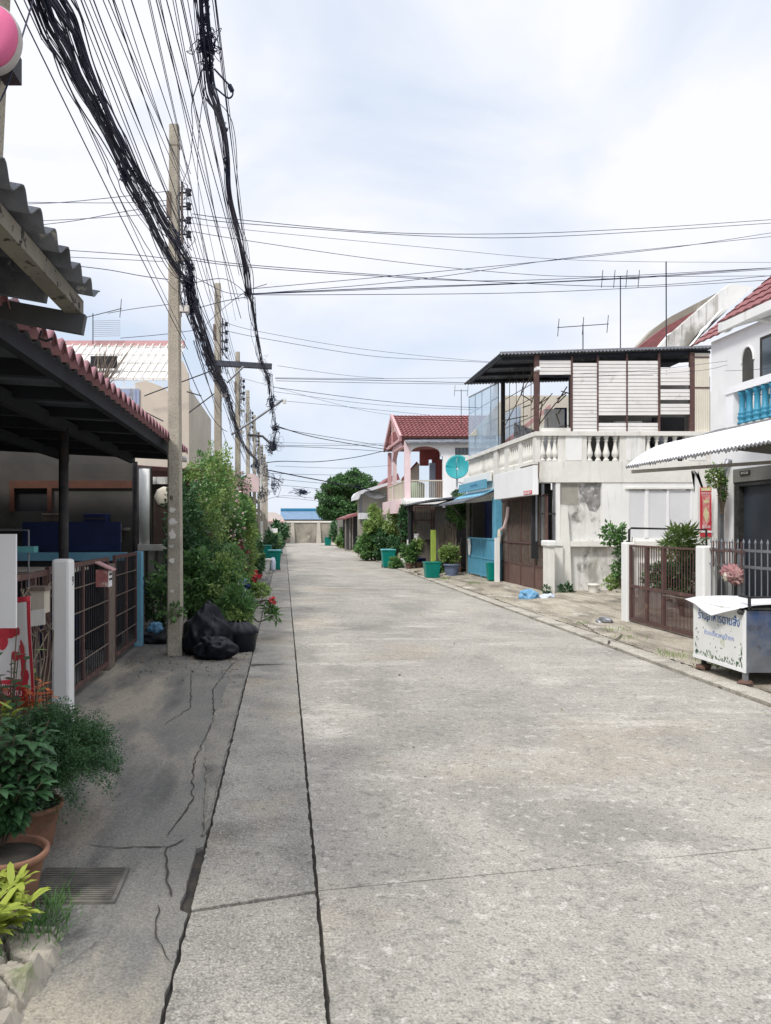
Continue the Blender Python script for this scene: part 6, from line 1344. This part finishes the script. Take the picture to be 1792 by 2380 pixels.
# big tree over the right end of the lane
t = thing('broad_tree', 'big round dark green tree over the end of the lane', 'tree', (7.5, 86, 0))
MB().tube([(7.2,86,0),(7.3,86,2.6),(7.0,86,4.4),(6.6,86,5.6)], [.42,.34,.26,.12], 10).build('trunk', bark_m, t); q = MB()
for k in range(12): q.tube([(7.1,86,3.2), (7.1+random.gauss(0,1.2),86+random.gauss(0,.8),4.6), (7.0+random.gauss(0,2.2),86+random.gauss(0,1.4),6+random.gauss(0,.6))], [.16,.09,.03], 6)
q.build('limbs', bark_m, t)
q = MB()
for k, (px, py, rx, rz, n) in enumerate(((800,1160,3.2,2.3,9000),(815,1115,1.9,1.3,5000),(760,1155,1.5,1.5,3600),(765,1185,1.5,1.4,3600),(838,1130,1.5,1.7,3600),(840,1175,2.4,1.8,6000),(800,1190,2.4,1.4,5000),(865,1140,1.2,1.0,1800),(780,1125,1.2,.9,1800))):
    crown(q, tuple(at(px, py, 86+random.uniform(-1,1))), (rx, 2.4, rz), n, .30, k*2.1, .3, .55, 1.9)
q.build('crown', lf_tree, t)
# near left plants
def clumps(name, lab, base, cc, nb, ln, m, wid, up=.6, droop=.5, cat='plant', stemsn=8):
    """arching blades from stems"""
    t = thing(name, lab, cat, base); q = MB(); st = MB(); b = Vector(base)
    for k in range(stemsn):
        a = random.uniform(0, 6.28); tip = b+Vector((math.cos(a)*cc[0]*random.uniform(.3,1), math.sin(a)*cc[1]*random.uniform(.3,1), cc[2]*random.uniform(.5,1)))
        st.tube([b, b.lerp(tip,.5)+Vector((0,0,.03)), tip], [.006,.004,.003], 5)
        for j in range(nb):
            t_ = random.uniform(.35,1); p = b.lerp(tip, t_); a2 = random.uniform(0,6.28); d = Vector((math.cos(a2), math.sin(a2), up*random.random())); L1 = ln*random.uniform(.6,1.2)
            n1 = d.cross(Vector((0,0,1))).normalized()*L1*wid*.5; p1 = p+d*L1*.35; p2 = p+d*L1*.75-Vector((0,0,droop*L1*.12)); p3 = p+d*L1-Vector((0,0,droop*L1*.4)); mid = Vector((0,0,-L1*.03))
            q.add([p, p1+n1, p2+n1*.8, p3, p2-n1*.8, p1-n1, p1+mid, p2+mid], [(0,6,1),(1,6,7,2),(2,7,3),(3,7,4),(4,7,6,5),(5,6,0)])
    st.build('stems', bark_m, t); q.build('foliage', m, t, smooth=True); return t
t = thing('fern_bush', 'soft dark asparagus fern billowing over the pavement at the left', 'plant', (-1.35, 4.2, 0)); q = MB(); st = MB()
for k in range(620):
    a = random.uniform(0,6.28); r = random.random()**.5; e = Vector((-1.33+math.cos(a)*.44*r, 4.25+math.sin(a)*.52*r, .40+.30*math.sqrt(max(0,1-r*r))*random.uniform(.1,1)-.25*r*random.random())); b = Vector((-1.32,4.15,.2)); m_ = b.lerp(e,.6)+Vector((0,0,.10)); P = dense([b,m_,e], 7); st.tube(P, .0012, 3, False)
    for p in P[4:]:
        for j in range(9): leaf(q, p+Vector((random.gauss(0,.018),random.gauss(0,.018),random.gauss(0,.016))), random.uniform(.014,.030), None, .26)
st.build('fronds', lf_fern, t); q.build('foliage', lf_fern, t)
clumps('leafy_plant', 'dark oval-leaved plant growing out of the larger terracotta pot', (-1.27,3.46,.20), (.30,.34,.56), 46, .080, lf_dark, .5, .4, .9, stemsn=50)
clumps('leafy_plant', 'yellow-green striped plant in the near left corner', (-1.20,2.95,.02), (.26,.24,.27), 26, .11, lf_yel, .26, .9, .6, stemsn=26)
clumps('leafy_plant', 'thin dark stemmed plant with broad leaves in front of the banner', (-1.62,4.55,.35), (.16,.2,.78), 4, .10, lf_dark, .6, .4, .5, stemsn=9)
clumps('leafy_plant', 'pale broad leaves of a young shoot beside the white gate pillar', (-1.62,5.0,.5), (.16,.1,.38), 3, .10, lf_light, .42, .6, .3, stemsn=5)
clumps('croton', 'orange and red leaved croton under the banner', (-1.58,4.85,.38), (.20,.2,.34), 12, .075, fl_orange, .4, .7, .4, stemsn=9)
clumps('croton', 'yellow-leaved croton sprig at the left edge below the banner', (-1.60,4.3,.38), (.16,.2,.34), 12, .08, lf_yel, .45, .7, .4, stemsn=7)
q = MB()
for k in range(260):
    x, y = random.gauss(-.98,.05), random.gauss(3.12,.12); leaf(q, Vector((x,y,.02)), random.uniform(.05,.12), Vector((random.gauss(0,.5),random.gauss(0,.5),.8)), .07)
q.build('grass_tuft', lf_mid, label='thin blue-green grass tuft between the yellow plant and the broken kerb', cat='grass')
t = thing('plant_shelf', 'hidden low concrete shelf carrying the crotons below the banner', 'shelf', (-1.75,4.6,0)); bx(-2.1,-1.52,4.2,5.1,.30,.36).build('shelf_top', rock_m, t)
for x in (-2.05,-1.6):
    for y in (4.25,5.05): bx(x,x+.05,y-.03,y+.03,0,.30).build('leg', rock_m, t)
